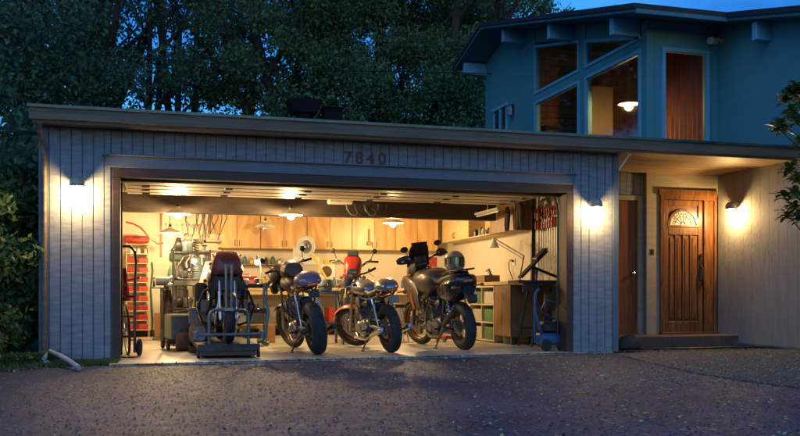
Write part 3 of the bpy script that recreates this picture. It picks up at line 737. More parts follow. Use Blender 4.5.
    for s_ in (-1, 1):
        mb.tube([(-.03, s_*(tr*.5+.035), Rr), (.42, s_*.11, .36)], [.022, .028], 8); mb.box(-.05, .05, -.008, .008, -.03, .03, .004, M=T(-.02, s_*(tr*.5+.035), Rr))
    mb.tube([(.3, -.1, .35), (.3, .1, .35)], .02); mb.build('swingarm', g('swm', m_stl), t)
    for s_ in (-1, 1):
        mb = MB(); a = Vector((.03, s_*(tr*.5+.065), Rr+.05)); b = Vector((.17, s_*.135, .71+fz)); mb.tube([a, b], .009, 8)
        a2, b2 = a.lerp(b, .22), a.lerp(b, .8); dd = (b2-a2); nn = 9; o1 = Vector((1, 0, -.3)).normalized(); o2 = dd.normalized().cross(o1)
        mb.tube([a2+dd*(k/(nn*8))+(o1*cos(2*PI*k/8)+o2*sin(2*PI*k/8))*.026 for k in range(nn*8+1)], .0055, 5); mb.tube([b2, b2.lerp(b, .9)], .026, 10)
        mb.build('shock', m_chr if not g('redspring') else m_red, t)
    mb = MB(); yy = -(tr*.5+.012) if False else tr*.5+.012
    mb.tube([(0, yy, Rr+.085), (.5, .09, .40)], .007, 5); mb.tube([(0, yy, Rr-.085), (.5, .09, .31)], .007, 5)
    mb.lathe([(.06, -.003), (.088, -.003), (.088, .003), (.06, .003), (.06, -.003)], 30, ax='y', M=T(0, yy, Rr)); mb.build('chain', m_stl, t)
    # engine
    mb = MB(); ez = .30
    mb.loft([(.42, ez+.05, .10, .09, .09), (.47, ez+.05, .14, .13, .11), (.62, ez+.04, .155, .13, .13), (.80, ez+.03, .15, .12, .13), (.92, ez+.03, .12, .10, .10), (.95, ez+.03, .07, .07, .07)], 20, 3.2)
    for s_ in (-1, 1):
        mb.lathe([(.0005, 0), (.075, 0), (.085, -.012), (.09, -.03)], 22, M=T(.80, s_*.165, ez+.03) @ Rx(-s_*PI/2)); mb.lathe([(.0005, 0), (.09, 0), (.10, -.02), (.1, -.03)], 22, M=T(.56, s_*.17, ez+.04) @ Rx(-s_*PI/2))
    e_ = mb.build('engine', g('engm', m_alu), t)
    cy = g('cyl', 2)
    for k in range(cy):
        yy = (k-(cy-1)/2)*.13; mb = MB(); fins(mb, (0, 0, 0), .17, .125, .27, 8, T(.78, yy, ez+.13) @ Ry(R(12)))
        mb.box(-.07, .07, -.055, .055, .27, .34, .012, M=T(.78, yy, ez+.13) @ Ry(R(12))); mb.build('cylinder', m_alu, e_)
        mb = MB(); mb.tube([(.70, yy, ez+.36), (.58, yy, ez+.37)], [.03, .034], 12); mb.tube([(.58, yy, ez+.37), (.46, yy, ez+.38)], [.05, .045], 14); mb.tube([(.63, yy, ez+.37), (.63, yy, ez+.28)], .028, 10); mb.build('carburettor', m_stl, e_)
    # exhaust
    for s_ in ((-1, 1) if g('exh', 2) == 2 else (1,)):
        y1 = s_*.065; mb = MB()
        mb.tube([(.87, y1, ez+.33), (.97, y1*1.3, ez+.30), (1.02, y1*1.7, ez+.12), (.98, s_*.13, ez-.06), (.85, s_*.145, ez-.13), (.45, s_*.17, ez-.12), (.2, s_*.19, ez-.05+g('exup', 0)*.4)], .021, 10)
        ex = mb.build('exhaust_pipe', g('exm', m_chr), t)
        mb = MB(); mb.tube([(.24, s_*.19, ez-.06+g('exup', 0)*.4), (.18, s_*.195, ez-.045+g('exup', 0)*.5), (-.22, s_*.20, ez+.04+g('exup', 0)), (-.24, s_*.20, ez+.045+g('exup', 0))], [.022, .036, .04, .024], 14); mb.build('muffler', g('mufm', m_chr), ex)
    # hoses, looms, calipers, covers
    rd = random.Random(int(wb*1000)+cy*7+int(up*100)); mb = MB()
    for k in range(g('hoses', 12)):
        s_ = 1 if k % 2 else -1; a = Vector((rd.uniform(.45, .95), s_*rd.uniform(.05, .14), rd.uniform(.35, .7))); b = Vector((rd.uniform(.35, 1.0), s_*rd.uniform(.08, .17), rd.uniform(.5, .8+fz)))
        mb.tube([a, a.lerp(b, .35)+Vector((rd.uniform(-.06, .06), s_*.05, rd.uniform(-.05, .05))), a.lerp(b, .7)+Vector((rd.uniform(-.05, .05), s_*.03, .04)), b], rd.uniform(.005, .011), 6)
    mb.build('hose', m_rub, e_)
    mb = MB()
    for s_ in (-1, 1):
        for k in range(7): a = 2*PI*k/7; mb.tube([(.56+.083*cos(a), s_*.165, ez+.04+.083*sin(a)), (.56+.083*cos(a), s_*.178, ez+.04+.083*sin(a))], .007, 6)
    mb.build('bolt', m_stl, e_)
    mb = MB(); mb.box(wb-.52, wb-.47, -.11, .11, .46+up*.3, .60+up*.3, .012); 
    for k in range(6): mb.box(wb-.475, wb-.455, -.115, .115, .47+up*.3+k*.022, .476+up*.3+k*.022)
    mb.build('oil_cooler', m_stl, t)
    mb = MB(); mb.box(.02, .45, .10, .112, .40, .44, .004, M=Ry(R(-6))); mb.build('chain_guard', m_blk, t)
    for s_ in (-1, 1):
        mb = MB(); mb.box(-.04, .04, -.016, .016, -.055, .055, .012, M=T(*(ax0+Vector((-.10, s_*.085, .07)))) @ Ry(.5)); mb.build('brake_caliper', m_blk, t, xf=ST)
        if not g('nosig'):
            mb = MB(); c_ = top+Vector((.04, s_*.19, -.09)); mb.tube([top+Vector((0, s_*.1, -.09)), c_], .008, 6); mb.ball(c_, .03, .028, .028); mb.build('turn_signal', m_orange, t, xf=ST)
    # footpegs, stand
    mb = MB()
    for s_ in (-1, 1): mb.tube([(.44, s_*.14, .30), (.44, s_*.24, .31)], .012, 8)
    mb.build('footpeg', m_blk, t)
    if g('stand', True):
        sl = math.tan(lean)*.28; mb = MB(); mb.tube([(.50, .12, .22), (.42, .22, .12), (.40, .27, .015+.27*math.tan(lean))], [.012, .011, .011], 8); mb.box(.36, .44, .25, .30, .0+.26*math.tan(lean), .012+.26*math.tan(lean), .003); mb.build('side_stand', m_fr, t)
    if not g('fairing'):
        # tank, seat, tail
        tz = .80+fz
        if g('tank', True):
            mb = MB(); mb.loft([(.52, tz+.02, .075, .05, .05), (.56, tz+.03, .11, .08, .09), (.68, tz+.05, .145, .11, .10), (.82, tz+.06, .165, .125, .10), (.95, tz+.06, .155, .12, .09), (1.03, tz+.05, .11, .09, .07), (1.06, tz+.04, .05, .05, .04)], 28, 2.5)
            tk = mb.build('fuel_tank', body, t, ang=60)
            mb = MB(); mb.lathe([(.0005, .02), (.035, .018), (.04, .0), (.04, -.02)], 18, M=T(.85, 0, tz+.18)); mb.build('fuel_cap', m_chr, tk)
        mb = MB(); mb.loft([(.56, tz-.0, .07, .02, .03), (.5, tz-.0, .12, .04, .04), (.3, tz-.03, .135, .045, .04), (.12, tz-.0, .13, .05, .05), (.0, tz+.02, .12, .06, .05), (-.04, tz+.03, .1, .04, .04)], 22, 3.0); mb.build('seat', g('seatm', m_seat), t, ang=60)
        if g('cowl', True):
            mb = MB(); cwk = g('cwk', 1.0); mb.loft([(.12*cwk, tz+.06, .10*cwk, .03, .06), (.05, tz+.07, .13*cwk, .085*cwk, .08), (-.08, tz+.07, .145*cwk, .105*cwk, .075), (-.18, tz+.06, .13*cwk, .09*cwk, .06), (-.25, tz+.05, .095*cwk, .06*cwk, .045), (-.28, tz+.045, .04, .02, .02)], 26, 2.6); cw = mb.build('tail_cowl', g('cowlm', body), t, ang=60)
            mb = MB(); mb.box(-.29, -.255, -.07, .07, tz+.0, tz+.045, .01); mb.build('tail_light', m_taill, cw)
        # rear fender / number plate
        mb = MB(); mb.box(-.30, -.285, -.07, .07, tz-.15, tz-.05, .003); mb.tube([(-.28, 0, tz-.06), (-.16, 0, tz-.0)], .014)
        mb.build('number_plate', g('platem', m_stl), t)
        for s_ in (-1, 1):
            mb = MB(); mb.tube([(-.2, s_*.09, tz-.03), (-.22, s_*.17, tz-.03)], .008); mb.ball((-.23, s_*.19, tz-.03), .03); mb.build('turn_signal', m_orange, t)
        mb = MB(); mb.box(.22, .42, -.08, .08, .50, .66+fz, .02); mb.build('battery_box', m_blk, t)
    return t, ST, top, d

def ground_pt(x, y): return gp(x, y, 0.004)
# --- bike B: big bare twin, brown seat hump, pale cowl
LB = (px(319, .42), .42, .004)
tB, ST, top, d = motorcycle('tall dark motorcycle with wide rear tyre and rounded lilac tail beside the lift', LB, R(93), R(10),
    dict(Rr=.35, Rf=.33, wb=1.52, tr=.19, tf=.12, up=.12, rim=m_blk, spoke=False, body=m_leather, cowlm=mat('dark lilac paint', (.16, .13, .18), .22, coat=.8), steer=R(18), hbw=.38, rise=.06, seatm=m_leather, exm=m_stl, mufm=m_blk, hlm=m_blk, mirror=True, platem=m_blk, framem=mat('dark red frame enamel', (.22, .03, .02), .35, coat=.4), cyl=2, cwk=1.22))
# saddle bag & bundle on bars of B
mb = MB(); mb.loft([(.62, 1.09, .08, .05, .05), (.66, 1.11, .13, .12, .07), (.78, 1.12, .15, .15, .08), (.92, 1.11, .14, .13, .08), (.99, 1.09, .08, .06, .05)], 24, 2.3); mb.build('tank_bag', m_leather, tB)
mb = MB(); a_, b_ = top.x, top.z; mb.loft([(a_-.06, b_+.02, .14, .12, .10), (a_+.06, b_+.03, .19, .16, .16), (a_+.18, b_-.0, .17, .13, .16), (a_+.26, b_-.04, .10, .08, .10), (a_+.29, b_-.05, .04, .03, .03)], 24, 2.8); mb.build('front_fairing', m_blk, tB, xf=ST)
mb = MB(); mb.box(a_-.02, a_+.10, .17, .26, b_-.2, b_-.04, .03); mb.box(a_-.02, a_+.08, -.27, -.17, b_-.24, b_-.06, .03); mb.build('air_duct', m_blk, tB, xf=ST)
# --- bike C: silver cafe racer with red rims
LC = (px(392, .50), .50, .004)
tC, STC, topC, dC = motorcycle('silver cafe racer motorcycle with red rims and rounded tail hump in the middle', LC, R(96), R(7),
    dict(Rr=.325, Rf=.32, wb=1.42, tr=.15, tf=.11, up=.03, rim=m_redrim, body=m_sil, steer=R(42), hbw=.33, rise=-.02, forkm=m_alu, fenm=m_red, platem=mat('plate aluminium', (.2, .2, .18), .4, .7), framem=m_fr, cyl=2))
mb = MB(); mb.box(-.262, -.248, -.03, .1, .87, .93, .004); mb.build('tail_highlight', m_blue, tC)  # blue block stands in for a shiny highlight on the tail cowl
# small fly screen on C
mb = MB(); mb.loft([(topC.x+.06, topC.z+.06, .10, .03, .03), (topC.x+.10, topC.z+.05, .12, .09, .05), (topC.x+.17, topC.z+.01, .09, .09, .06), (topC.x+.2, topC.z-.0, .03, .03, .03)], 20, 2.2); mb.build('fly_screen', m_sil, tC, xf=STC)
# --- bike E: red cowled bike behind, facing the viewer
E0 = (px(352, 2.9), 3.6+.2, .004)
tE, STE, topE, dE = motorcycle('black motorcycle with red headlight cowl and round gauge behind the silver cafe racer', (px(349, 2.75)+.24, 4.1, .004), R(-100), R(4),
    dict(Rr=.31, Rf=.31, wb=1.38, tr=.13, tf=.10, up=.21, body=m_red, steer=R(-8), hbw=.40, rise=.10, headlight=False, mirror=True, cyl=2, rim=m_alu))
mb = MB(); tx, tz = topE.x, topE.z
mb.loft([(tx-.02, tz+.10, .12, .16, .1), (tx+.06, tz+.10, .15, .17, .15), (tx+.14, tz+.05, .14, .15, .15), (tx+.20, tz-.0, .10, .10, .12), (tx+.22, tz-.02, .05, .05, .05)], 24, 2.8); hc = mb.build('headlight_cowl', m_red, tE, xf=STE)
mb = MB(); mb.loft([(tx+.19, tz-.02, .09, .07, .07), (tx+.228, tz-.02, .075, .06, .06), (tx+.236, tz-.02, .03, .03, .03)], 20, 2.2); mb.build('lens', m_glassk, hc, xf=STE)
mb = MB(); mb.box(tx+.02, tx+.10, -.09, .09, tz+.24, tz+.33, .02, M=Matrix.Identity(4)); mb.build('wind_screen', mat('smoked screen', (.05, .045, .04), .12, coat=.5), hc, xf=STE)
# --- bike D: adventure bike
LD = (px(465, .80), .80, .004)
tD, STD, topD, dD = motorcycle('tall dark bronze adventure motorcycle with windscreen, hand guards and orange rims', LD, R(96), R(7),
    dict(Rr=.34, Rf=.35, wb=1.55, tr=.16, tf=.11, up=.27, rim=m_orange, steer=R(14), hbw=.42, rise=.07, fairing=True, headlight=False, knobs=40, exm=m_stl, mufm=m_blk, exup=.25, exh=1, framem=m_fr, engm=m_stl, forkm=m_blk, fenm=m_blk))
m_brz = mat('bronze grey paint', (.105, .085, .068), .34, .35, coat=.5, var=.12, vs=5)
m_blkg = mat('gloss black panel', (.015, .016, .02), .22, coat=.7)
mb = MB(); mb.loft([(.50, 1.00, .10, .04, .06), (.56, 1.02, .17, .10, .14), (.70, 1.02, .23, .16, .22), (.88, 1.0, .26, .19, .27), (1.02, .98, .245, .20, .27), (1.14, .98, .19, .19, .20), (1.24, 1.0, .12, .14, .12), (1.28, 1.0, .06, .06, .06)], 30, 2.7); tk = mb.build('fuel_tank', m_brz, tD, ang=60)
for s_ in (-1, 1):
    mb = MB(); mb.loft([(.84, .76, .02, .08, .12), (.92, .80, .035, .20, .24), (1.08, .86, .04, .20, .24), (1.24, .95, .035, .16, .20), (1.36, 1.0, .02, .10, .12), (1.42, 1.02, .01, .03, .03)], 16, 2.6, M=T(0, s_*.25, 0)); mb.build('side_fairing', m_brz, tk)
    mb = MB(); mb.prism([(.94, .60), (1.02, .60), (1.08, .82), (1.02, .84)], -.006, .006, M=T(0, s_*.292, 0)); mb.build('side_trim', m_orange, tk)
mb = MB(); mb.lathe([(.0005, .02), (.035, .018), (.04, 0)], 18, M=T(.93, 0, 1.19)); mb.build('fuel_cap', m_blk, tk)
mb = MB(); mb.loft([(.58, 1.02, .09, .05, .05), (.50, 1.0, .14, .05, .05), (.30, .98, .17, .055, .05), (.20, 1.0, .17, .075, .05), (.0, 1.04, .15, .07, .05), (-.15, 1.06, .12, .05, .04), (-.18, 1.06, .07, .03, .03)], 24, 3); mb.build('seat', m_seat, tD, ang=60)
mb = MB(); mb.loft([(.46, .86, .13, .08, .14), (.25, .88, .19, .10, .20), (.05, .92, .225, .11, .24), (-.12, .95, .225, .10, .23), (-.26, .98, .17, .08, .15), (-.31, .99, .08, .04, .05)], 24, 3); tl = mb.build('tail_panel', m_blkg, tD, ang=60)
mb = MB(); mb.box(-.335, -.30, -.08, .08, .95, 1.0, .01); mb.build('tail_light', m_taill, tl)
mb = MB()
for s_ in (-1, 1): mb.tube([(.12, s_*.15, 1.06), (-.05, s_*.17, 1.12), (-.30, s_*.13, 1.13), (-.33, 0, 1.13)], .011, 8)
mb.box(-.30, -.08, -.12, .12, 1.115, 1.13, .006); mb.build('luggage_rack', m_blk, tD)
mb = MB(); mb.box(-.42, -.40, -.07, .07, .68, .78, .003); mb.prism([(-.28, .92), (-.42, .70), (-.40, .66), (-.24, .86)], -.06, .06); mb.build('number_plate', m_blk, tD)
for s_ in (-1, 1):
    mb = MB(); mb.tube([(-.28, s_*.1, .90), (-.31, s_*.2, .90)], .009); mb.ball((-.31, s_*.22, .90), .032, .032, .022); mb.build('turn_signal', m_orange, tD)
mb = MB(); mb.box(.16, .40, -.10, .10, .52, .84, .03); mb.build('air_box', m_blk, tD)
tx, tz = topD.x, topD.z
mb = MB(); mb.loft([(tx+.02, tz-.02, .10, .14, .12), (tx+.12, tz-.02, .17, .15, .16), (tx+.24, tz-.06, .15, .13, .14), (tx+.36, tz-.16, .07, .06, .05), (tx+.50, tz-.26, .03, .02, .02)], 24, 2.6); ff = mb.build('front_fairing', m_brz, tD)
mb = MB(); vs = []; 
for i in range(9):
    q = i/8; z = tz+.02+q*.36; x = tx+.17-q*.15; wd = .19*(1-.25*q) if q < .85 else .13
    for k in range(9):
        y = (-1+2*k/8); vs.append((x-.05*y*y, y*wd, z))
fs = [(i*9+k, i*9+k+1, (i+1)*9+k+1, (i+1)*9+k) for i in range(8) for k in range(8)]
mb.add(vs, fs); mb.add([(p[0]-.006, p[1], p[2]) for p in vs], [tuple(reversed(f)) for f in fs]); mb.build('wind_screen', mat('smoked brown screen', (.035, .026, .02), .15, coat=.6), ff)
mb = MB(); mb.box(tx-.02, tx+.03, -.09, .09, tz+.06, tz+.17, .015); mb.build('dashboard', m_blk, ff)
hbz = topD+dD*.08+Vector((-.03, 0, 0))
for s_ in (-1, 1):
    e = hbz+Vector((-.12, s_*.42, .07)); mb = MB()
    mb.loft([(-.10, 0, .012, .05, .04), (-.02, 0, .016, .075, .06), (.08, 0, .014, .06, .05), (.13, .0, .008, .03, .03)], 14, 2.6, M=T(*(e+Vector((.07, -s_*.07, .01)))) @ Rz(s_*R(75)))
    mb.tube([e, e+Vector((.08, s_*.01, 0)), e+Vector((.10, -s_*.12, -.01)), e+Vector((.06, -s_*.2, -.01))], .009, 6)
    mb.build('hand_guard', m_blk, tD, xf=STD)
    mb = MB(); q = e+Vector((.07, -s_*.10, .17)); mb.tube([e+Vector((.04, -s_*.14, .02)), q], .006, 6); mb.ball(q, .02, .075, .045, 12); mb.build('mirror', m_blk, tD, xf=STD)
# helmet on the seat/bar of D
def helmet(name, label, loc, rz, shell, rot=0):
    t = thing(name, label, 'helmet', loc, rz)
    mb = MB(); vs = []; fs = []; n_ = 24; m = 12
    for i in range(m+1):
        th = PI*.86*i/m
        for k in range(n_):
            a = 2*PI*k/n_; r_ = sin(th); z = cos(th)*.135; x = r_*cos(a)*.15; y = r_*sin(a)*.12
            if z < -.03 and cos(a) > .2: x *= 1.12
            vs.append((x, y, z+.135))
    for i in range(m):
        for k in range(n_):
            k2 = (k+1) % n_; a = 2*PI*(k+.5)/n_
            if 4 < i < 8 and cos(a) > .35: continue
            fs.append((i*n_+k, (i+1)*n_+k, (i+1)*n_+k2, i*n_+k2))
    mb.add(vs, fs); mb.add([(p[0]*.96, p[1]*.96, (p[2]-.135)*.96+.135) for p in vs], [tuple(reversed(f)) for f in fs]); mb.build('shell', shell, t)
    mb = MB(); mb.ball((.0, 0, .135), .14, .112, .125, 18); mb.build('lining', m_cloth, t)
    mb = MB(); vs = []
    for i in range(6):
        for k in range(11):
            a = -1.15+2.3*k/10; z = .185-.10*i/5; vs.append((.153*cos(a)*1.02, .125*sin(a)*1.02, z))
    fs = [(i*11+k, i*11+k+1, (i+1)*11+k+1, (i+1)*11+k) for i in range(5) for k in range(10)]
    mb.add(vs, fs); mb.add([(p[0]*.97, p[1]*.97, p[2]) for p in vs], [tuple(reversed(f)) for f in fs]); mb.build('visor', m_glassk, t)
    t.scale = (1.25, 1.25, 1.25); return t
# helmet placed on the right-hand mirror side of D, resting on the tank
hx, hy = px(455, 1.75), 1.75
helmet('helmet', 'dull silver full face helmet resting on the seat of the adventure motorcycle', (px(455, 1.25), 1.25, 1.085), R(-115), mat('pewter helmet shell', (.42, .38, .32), .3, .5, coat=.5))

m_red2 = mat('faded red paint', (.24, .03, .022), .42, coat=.3, var=.3, vs=6)
# --- bike A on the lift facing the viewer
LIFT = (px(228, 1.15), 1.15)
lf = thing('motorcycle_lift', 'low steel motorcycle lift table with wheel chock hoop at the left of the doorway', 'lift', (px(229, -.02), -.02, .004))
mb = MB(); mb.box(-.37, .37, 0, 2.1, .10, .16, .008); mb.box(-.37, .37, -.045, -.001, .085, .175, .008); mb.build('platform', mat('scuffed dark steel', (.05, .055, .06), .5, .6, var=.4, vs=8), lf)
mb = MB(); mb.box(-.33, .33, .03, .09, .03, .099, .004); mb.box(-.33, .33, 1.9, 1.96, .03, .099); 
for s_ in (-1, 1): mb.box(s_*.3-.03, s_*.3+.03, .1, 1.88, .02, .07, .004)
mb.build('base_frame', m_fr, lf)
for s_ in (-1, 1):
    for y in (.06, 1.93):
        mb = MB(); mb.lathe([(.0005, -.02), (.036, -.02), (.042, 0), (.036, .02), (.0005, .02)], 16, ax='y', M=T(s_*.36, y, .043) @ Rz(PI/2)); mb.build('caster', m_rub, lf)
m_hoop = mat('galvanised tube', (.19, .21, .22), .35, .8, var=.2, vs=8)
mb = MB(); 
hp = [(-.235, .02, .16), (-.235, .02, .50)]+[(-.235+.09*(1-cos(a)), .02, .50+.09*sin(a)) for a in (.4, .8, 1.2, PI/2)]+[(.235-.09*(1-sin(a)), .02, .50+.09*cos(a)) for a in (.4, .8, 1.2)]+[(.235, .02, .50), (.235, .02, .16)]
mb.tube(hp, .021, 10); ho = mb.build('wheel_chock_hoop', m_hoop, lf)
mb = MB(); mb.tube([(-.03, .0, .60), (-.035, .02, 1.14)], .014, 8); mb.tube([(.03, .0, .60), (.035, .02, 1.14)], .014, 8); mb.box(-.06, .06, -.01, .05, .57, .62, .006); mb.build('upright_post', m_hoop, lf)
mb = MB(); mb.tube([(-.40, -.02, .29), (.40, -.02, .29)], .02, 10); mb.tube([(-.40, -.02, .24), (-.40, -.02, .33)], .028, 10); mb.tube([(.40, -.02, .24), (.40, -.02, .33)], .028, 10); mb.build('cross_bar', m_hoop, lf)
mb = MB(); mb.tube([(.43, .12, .2), (.50, .15, .55), (.44, .16, .78), (.46, .16, .92)], .018, 8); mb.tube([(.36, .1, .18), (.43, .12, .2)], .016, 8); mb.build('lift_lever', mat('green grey tube', (.12, .2, .17), .4, .5), lf)
tA, STA, topA, dA = motorcycle('partly stripped motorcycle with red bodywork standing on the lift', (px(228.5, .32), 1.74, .164), R(-90), 0.0,
    dict(Rr=.31, Rf=.32, wb=1.45, tr=.14, tf=.12, up=.06, body=m_red2, steer=R(0), hbw=.20, rise=-.06, headlight=False, nosig=True, hoses=24, cyl=2, stand=False, rim=m_blk, spoke=False, forkm=m_chr, fenm=m_blk))
tx, tz = topA.x, topA.z
mb = MB(); mb.loft([(tx-.25, tz+.06, .13, .08, .08), (tx-.12, tz+.07, .19, .11, .12), (tx+.02, tz+.04, .215, .125, .15), (tx+.12, tz-.0, .20, .12, .14), (tx+.18, tz-.03, .13, .08, .09), (tx+.20, tz-.03, .05, .04, .04)], 32, 7)
mb.v = [Vector((a.x, a.y*(1-1.5*max(0, a.z-tz+.06)), a.z)) for a in mb.v]; mb.build('front_cowl', m_red2, tA)
mb = MB(); mb.box(tx+.04, tx+.12, -.16, .16, tz-.36, tz-.13, .03); mb.build('radiator', m_blk, tA)
for s_ in (-1, 1):
    mb = MB(); fins(mb, (0, 0, 0), .17, .17, .16, 7, T(.74, s_*.15, .46) @ Rx(-s_*PI/2)); mb.box(-.085, .085, -.07, .07, .165, .21, .02, M=T(.74, s_*.15, .46) @ Rx(-s_*PI/2)); mb.build('side_cylinder', m_stl, tA)
    mb = MB(); mb.tube([(1.02, s_*.12, .72), (1.08, s_*.28, .66), (1.05, s_*.36, .46), (.98, s_*.30, .26), (.9, s_*.12, .2)], .016, 8); mb.build('crash_bar', m_fr, tA)
    mb = MB(); mb.box(-.02, .36, s_*.20, s_*.36, .42, .78, .03); mb.build('pannier', m_blk, tA)
    mb = MB(); mb.box(.98, 1.12, s_*.13, s_*.20, .55, .92, .02); mb.tube([(1.1, s_*.17, .9), (1.18, s_*.22, .75), (1.12, s_*.2, .5), (1.0, s_*.25, .35)], .014, 6); mb.build('side_shroud', m_blk, tA)
mb = MB(); mb.tube([(topA.x+.05, 0, topA.z-.05), (topA.x+.1, .0, topA.z-.2)], .05, 12); mb.box(topA.x+.02, topA.x+.10, -.12, .12, topA.z-.22, topA.z-.12, .02); mb.build('horn_bracket', m_blk, tA)
for s_ in (-1, 1): mb = MB(); mb.box(.9, 1.06, s_*.19, s_*.12, .45, .8, .02); mb.build('engine_guard', m_fr, tA)
# ================================================================ garage contents
def xp(x, y, xpl):     # picture point on the plane world x = xpl -> world point
    u = (x-400)/F; t = xpl/(u*CC+SS); return (xpl, t*(CC-u*SS)-CD, CH+t*(HZ-y)/F)
def yp(x, y, Y): return (px(x, Y), Y, pz(x, y, Y))
# ---- hanging shop lamps
def shop_lamp(x, y, z, label, lit=True, power=60, top=2.57, r=.19):
    t = thing('shop_lamp', label, 'hanging lamp', (x, y, z), 0, 'hanging shop lamps')
    mb = MB(); pr = [(.03, .11), (.035, .09), (.06, .075), (r*.62, .055), (r*.9, .02), (r, 0)]
    mb.lathe([(.0005, .11)]+pr+[(r_-.004, z_-.004) for r_, z_ in reversed(pr)], 32); mb.build('lamp_shade', mat('enamel lamp shade', (.68, .64, .55), .3), t)
    mb = MB(); mb.tube([(0, 0, .1), (0, 0, top-z)], .006, 6); mb.lathe([(.0005, .16), (.022, .15), (.026, .1), (.0005, .1)], 14); mb.build('cord', m_blk, t)
    mb = MB(); mb.ball((0, 0, -.02), .058, .058, .055); mb.build('bulb', m_bulb if lit else m_lens, t)
    if lit: lamp('bulb_light', 'POINT', (0, 0, -.10), power, WARM, .055, t)
    return t
shop_lamp(*yp(178, 214, 2.75), 'lit enamel shop lamp hanging near the left end of the dark beam', power=150, top=2.15)
shop_lamp(*yp(291, 215, 2.75), 'lit enamel shop lamp hanging in front of the middle of the dark beam', power=150, top=2.15)
shop_lamp(*yp(393, 223, 4.5), 'lit enamel shop lamp hanging before the cabinets above the silver motorcycle', power=190)
shop_lamp(*yp(170, 233, 5.2), 'lit enamel shop lamp hanging low in the left rear corner', power=140)
shop_lamp(*yp(265.5, 227, 5.0), 'unlit white enamel shop lamp hanging before the pine cabinets', lit=False)
# fluorescent fixtures (off)
for (x0, y0, lab) in ((5.3, 2.56, 'white tube light fixture beside the right wall cabinets'),):
    t = thing('tube_light', lab, 'tube light', (x0, y0, 2.12), 0)
    mb = MB(); mb.box(-.04, .04, -.5, .5, .0, .04, .008); mb.tube([(0, 0, .04), (0, 0, .46)], .006); mb.build('housing', m_white, t)
    mb = MB(); mb.tube([(0, -.48, -.018), (0, .48, -.018)], .016, 12); mb.build('tube', m_white, t)
# ---- back wall pine cabinets
def cabinet(label, loc, w_, h, dep, rz=0, m=None, group='pine wall cabinets', nd=2, handles=True):
    t = thing('wall_cabinet', label, 'wall cabinet', loc, rz, group); m = m or m_pine
    mb = MB(); mb.box(0, w_, .02, dep, 0, h, .002); mb.build('body', m_pine2, t)
    dw = w_/nd
    for k in range(nd):
        mb = MB(); mb.box(k*dw+.004, (k+1)*dw-.004, 0, .019, .004, h-.004, .003); do = mb.build('door', m, t)
        if handles:
            hx = (k+1)*dw-.04 if k % 2 == 0 else k*dw+.04
            mb = MB(); mb.tube([(hx, .0, .05), (hx, -.028, .06), (hx, -.03, .10), (hx, -.028, .14), (hx, .0, .15)], .006, 6); mb.build('handle', m_blk, do)
    return t
cx0 = px(213, 6.05); nC = 5; cw = (5.62-cx0)/nC
for i, lb in enumerate(['double door pine wall cabinet at the left end of the rear run', 'double door pine wall cabinet behind the unlit lamp, second from the left end', 'double door pine wall cabinet in the middle of the rear run above the band saw',
                        'double door pine wall cabinet with a brush hanging on it', 'double door pine wall cabinet ending the rear run in the right corner']):
    cabinet(lb, (cx0+i*cw+.003, 6.05, 1.67), cw-.006, .68, .345)
# ---- right wall cabinets (facing -x): local x runs along -Y
def yx(x, xpl): return xp(x, 300, xpl)[1]
ya, yb, yc_, yd = yx(441, 5.69), yx(468, 5.69), yx(490, 5.69), yx(515, 5.69)
cabinet('pale pine double door cabinet on the right wall near the rear corner', (5.69, min(ya, 6.03), 1.83), min(ya, 6.03)-yb-.004, .70, .355, -PI/2, m=m_pine2, group='right wall cupboards')
t = thing('open_shelf', 'open fronted pine shelf box on the right wall holding dark tools', 'shelf', (5.69, yb-.004, 1.83), -PI/2)
w_ = yb-yc_-.008; mb = MB(); mb.box(0, w_, 0, .355, 0, .02); mb.box(0, w_, 0, .355, .38, .40); mb.box(0, .02, .001, .354, .021, .379); mb.box(w_-.02, w_, .001, .354, .021, .379); mb.box(.021, w_-.021, .33, .35, .021, .379); mb.build('body', m_pine2, t, smooth=False)
for i in range(7):
    q = random.uniform(.05, .12); mb = MB(); x = yb-.12-i*(w_-.2)/6
    if i % 2: mb.lathe([(.0005, 0), (q*.5, 0), (q*.5, q*1.5), (q*.3, q*1.8), (.0005, q*1.8)], 14)
    else: mb.loft([(-.09, .05, .02, .05, .05), (-.04, .07, .04, .07, .06), (.05, .08, .05, .05, .08), (.10, .06, .02, .03, .05)], 12, 2.5)
    solo('power_tool' if i % 2 == 0 else 'spray_can', mb, [m_blk, m_steelb, m_cream, m_stl][i % 4], ['black cordless drill body', 'blue grey spray can', 'cream sander body', 'steel canister', 'black grinder body', 'small blue spray can', 'cream heat gun body'][i]+' in the open shelf on the right wall', 'tool', (5.84, x, 1.852), random.uniform(0, 3))
t = thing('wall_cupboard', 'plain brown plywood cupboard at the near end of the right wall run', 'wall cupboard', (5.69, yc_-.004, 1.83), -PI/2)
w_ = yc_-yd; mb = MB(); mb.box(0, w_, .02, .355, 0, .52, .002); mb.build('body', m_ply, t); mb = MB(); mb.box(.003, w_-.003, 0, .019, .003, .517, .003); mb.build('door', m_ply, t)
# ---- black gloves and trousers hanging
for (x, y0, y1, wd, lab) in ((507, 207, 231, .05, 'black work gloves hanging from the edge of the brown cupboard'), (520, 203, 229, .07, 'black trousers hanging under the ceiling beside the clamp rack')):
    p = xp(x, y0, 5.6); h = p[2]-xp(x, y1, 5.6)[2]
    t = thing('hanging_garment', lab, 'clothing', p, 0)
    for s_ in (-1, 1):
        mb = MB(); mb.tube([(0, s_*wd*.3, 0), (.01, s_*wd*.7, -h*.3), (0, s_*wd*.8, -h*.7), (.0, s_*wd*.95, -h)], [wd*.55, wd*.7, wd*.6, wd*.35], 10); mb.build('leg' if wd > .06 else 'glove', m_cloth, t)
    mb = MB(); mb.tube([(0, 0, -.02), (0, 0, .12)], .004, 5); mb.build('hook', m_stl, t)
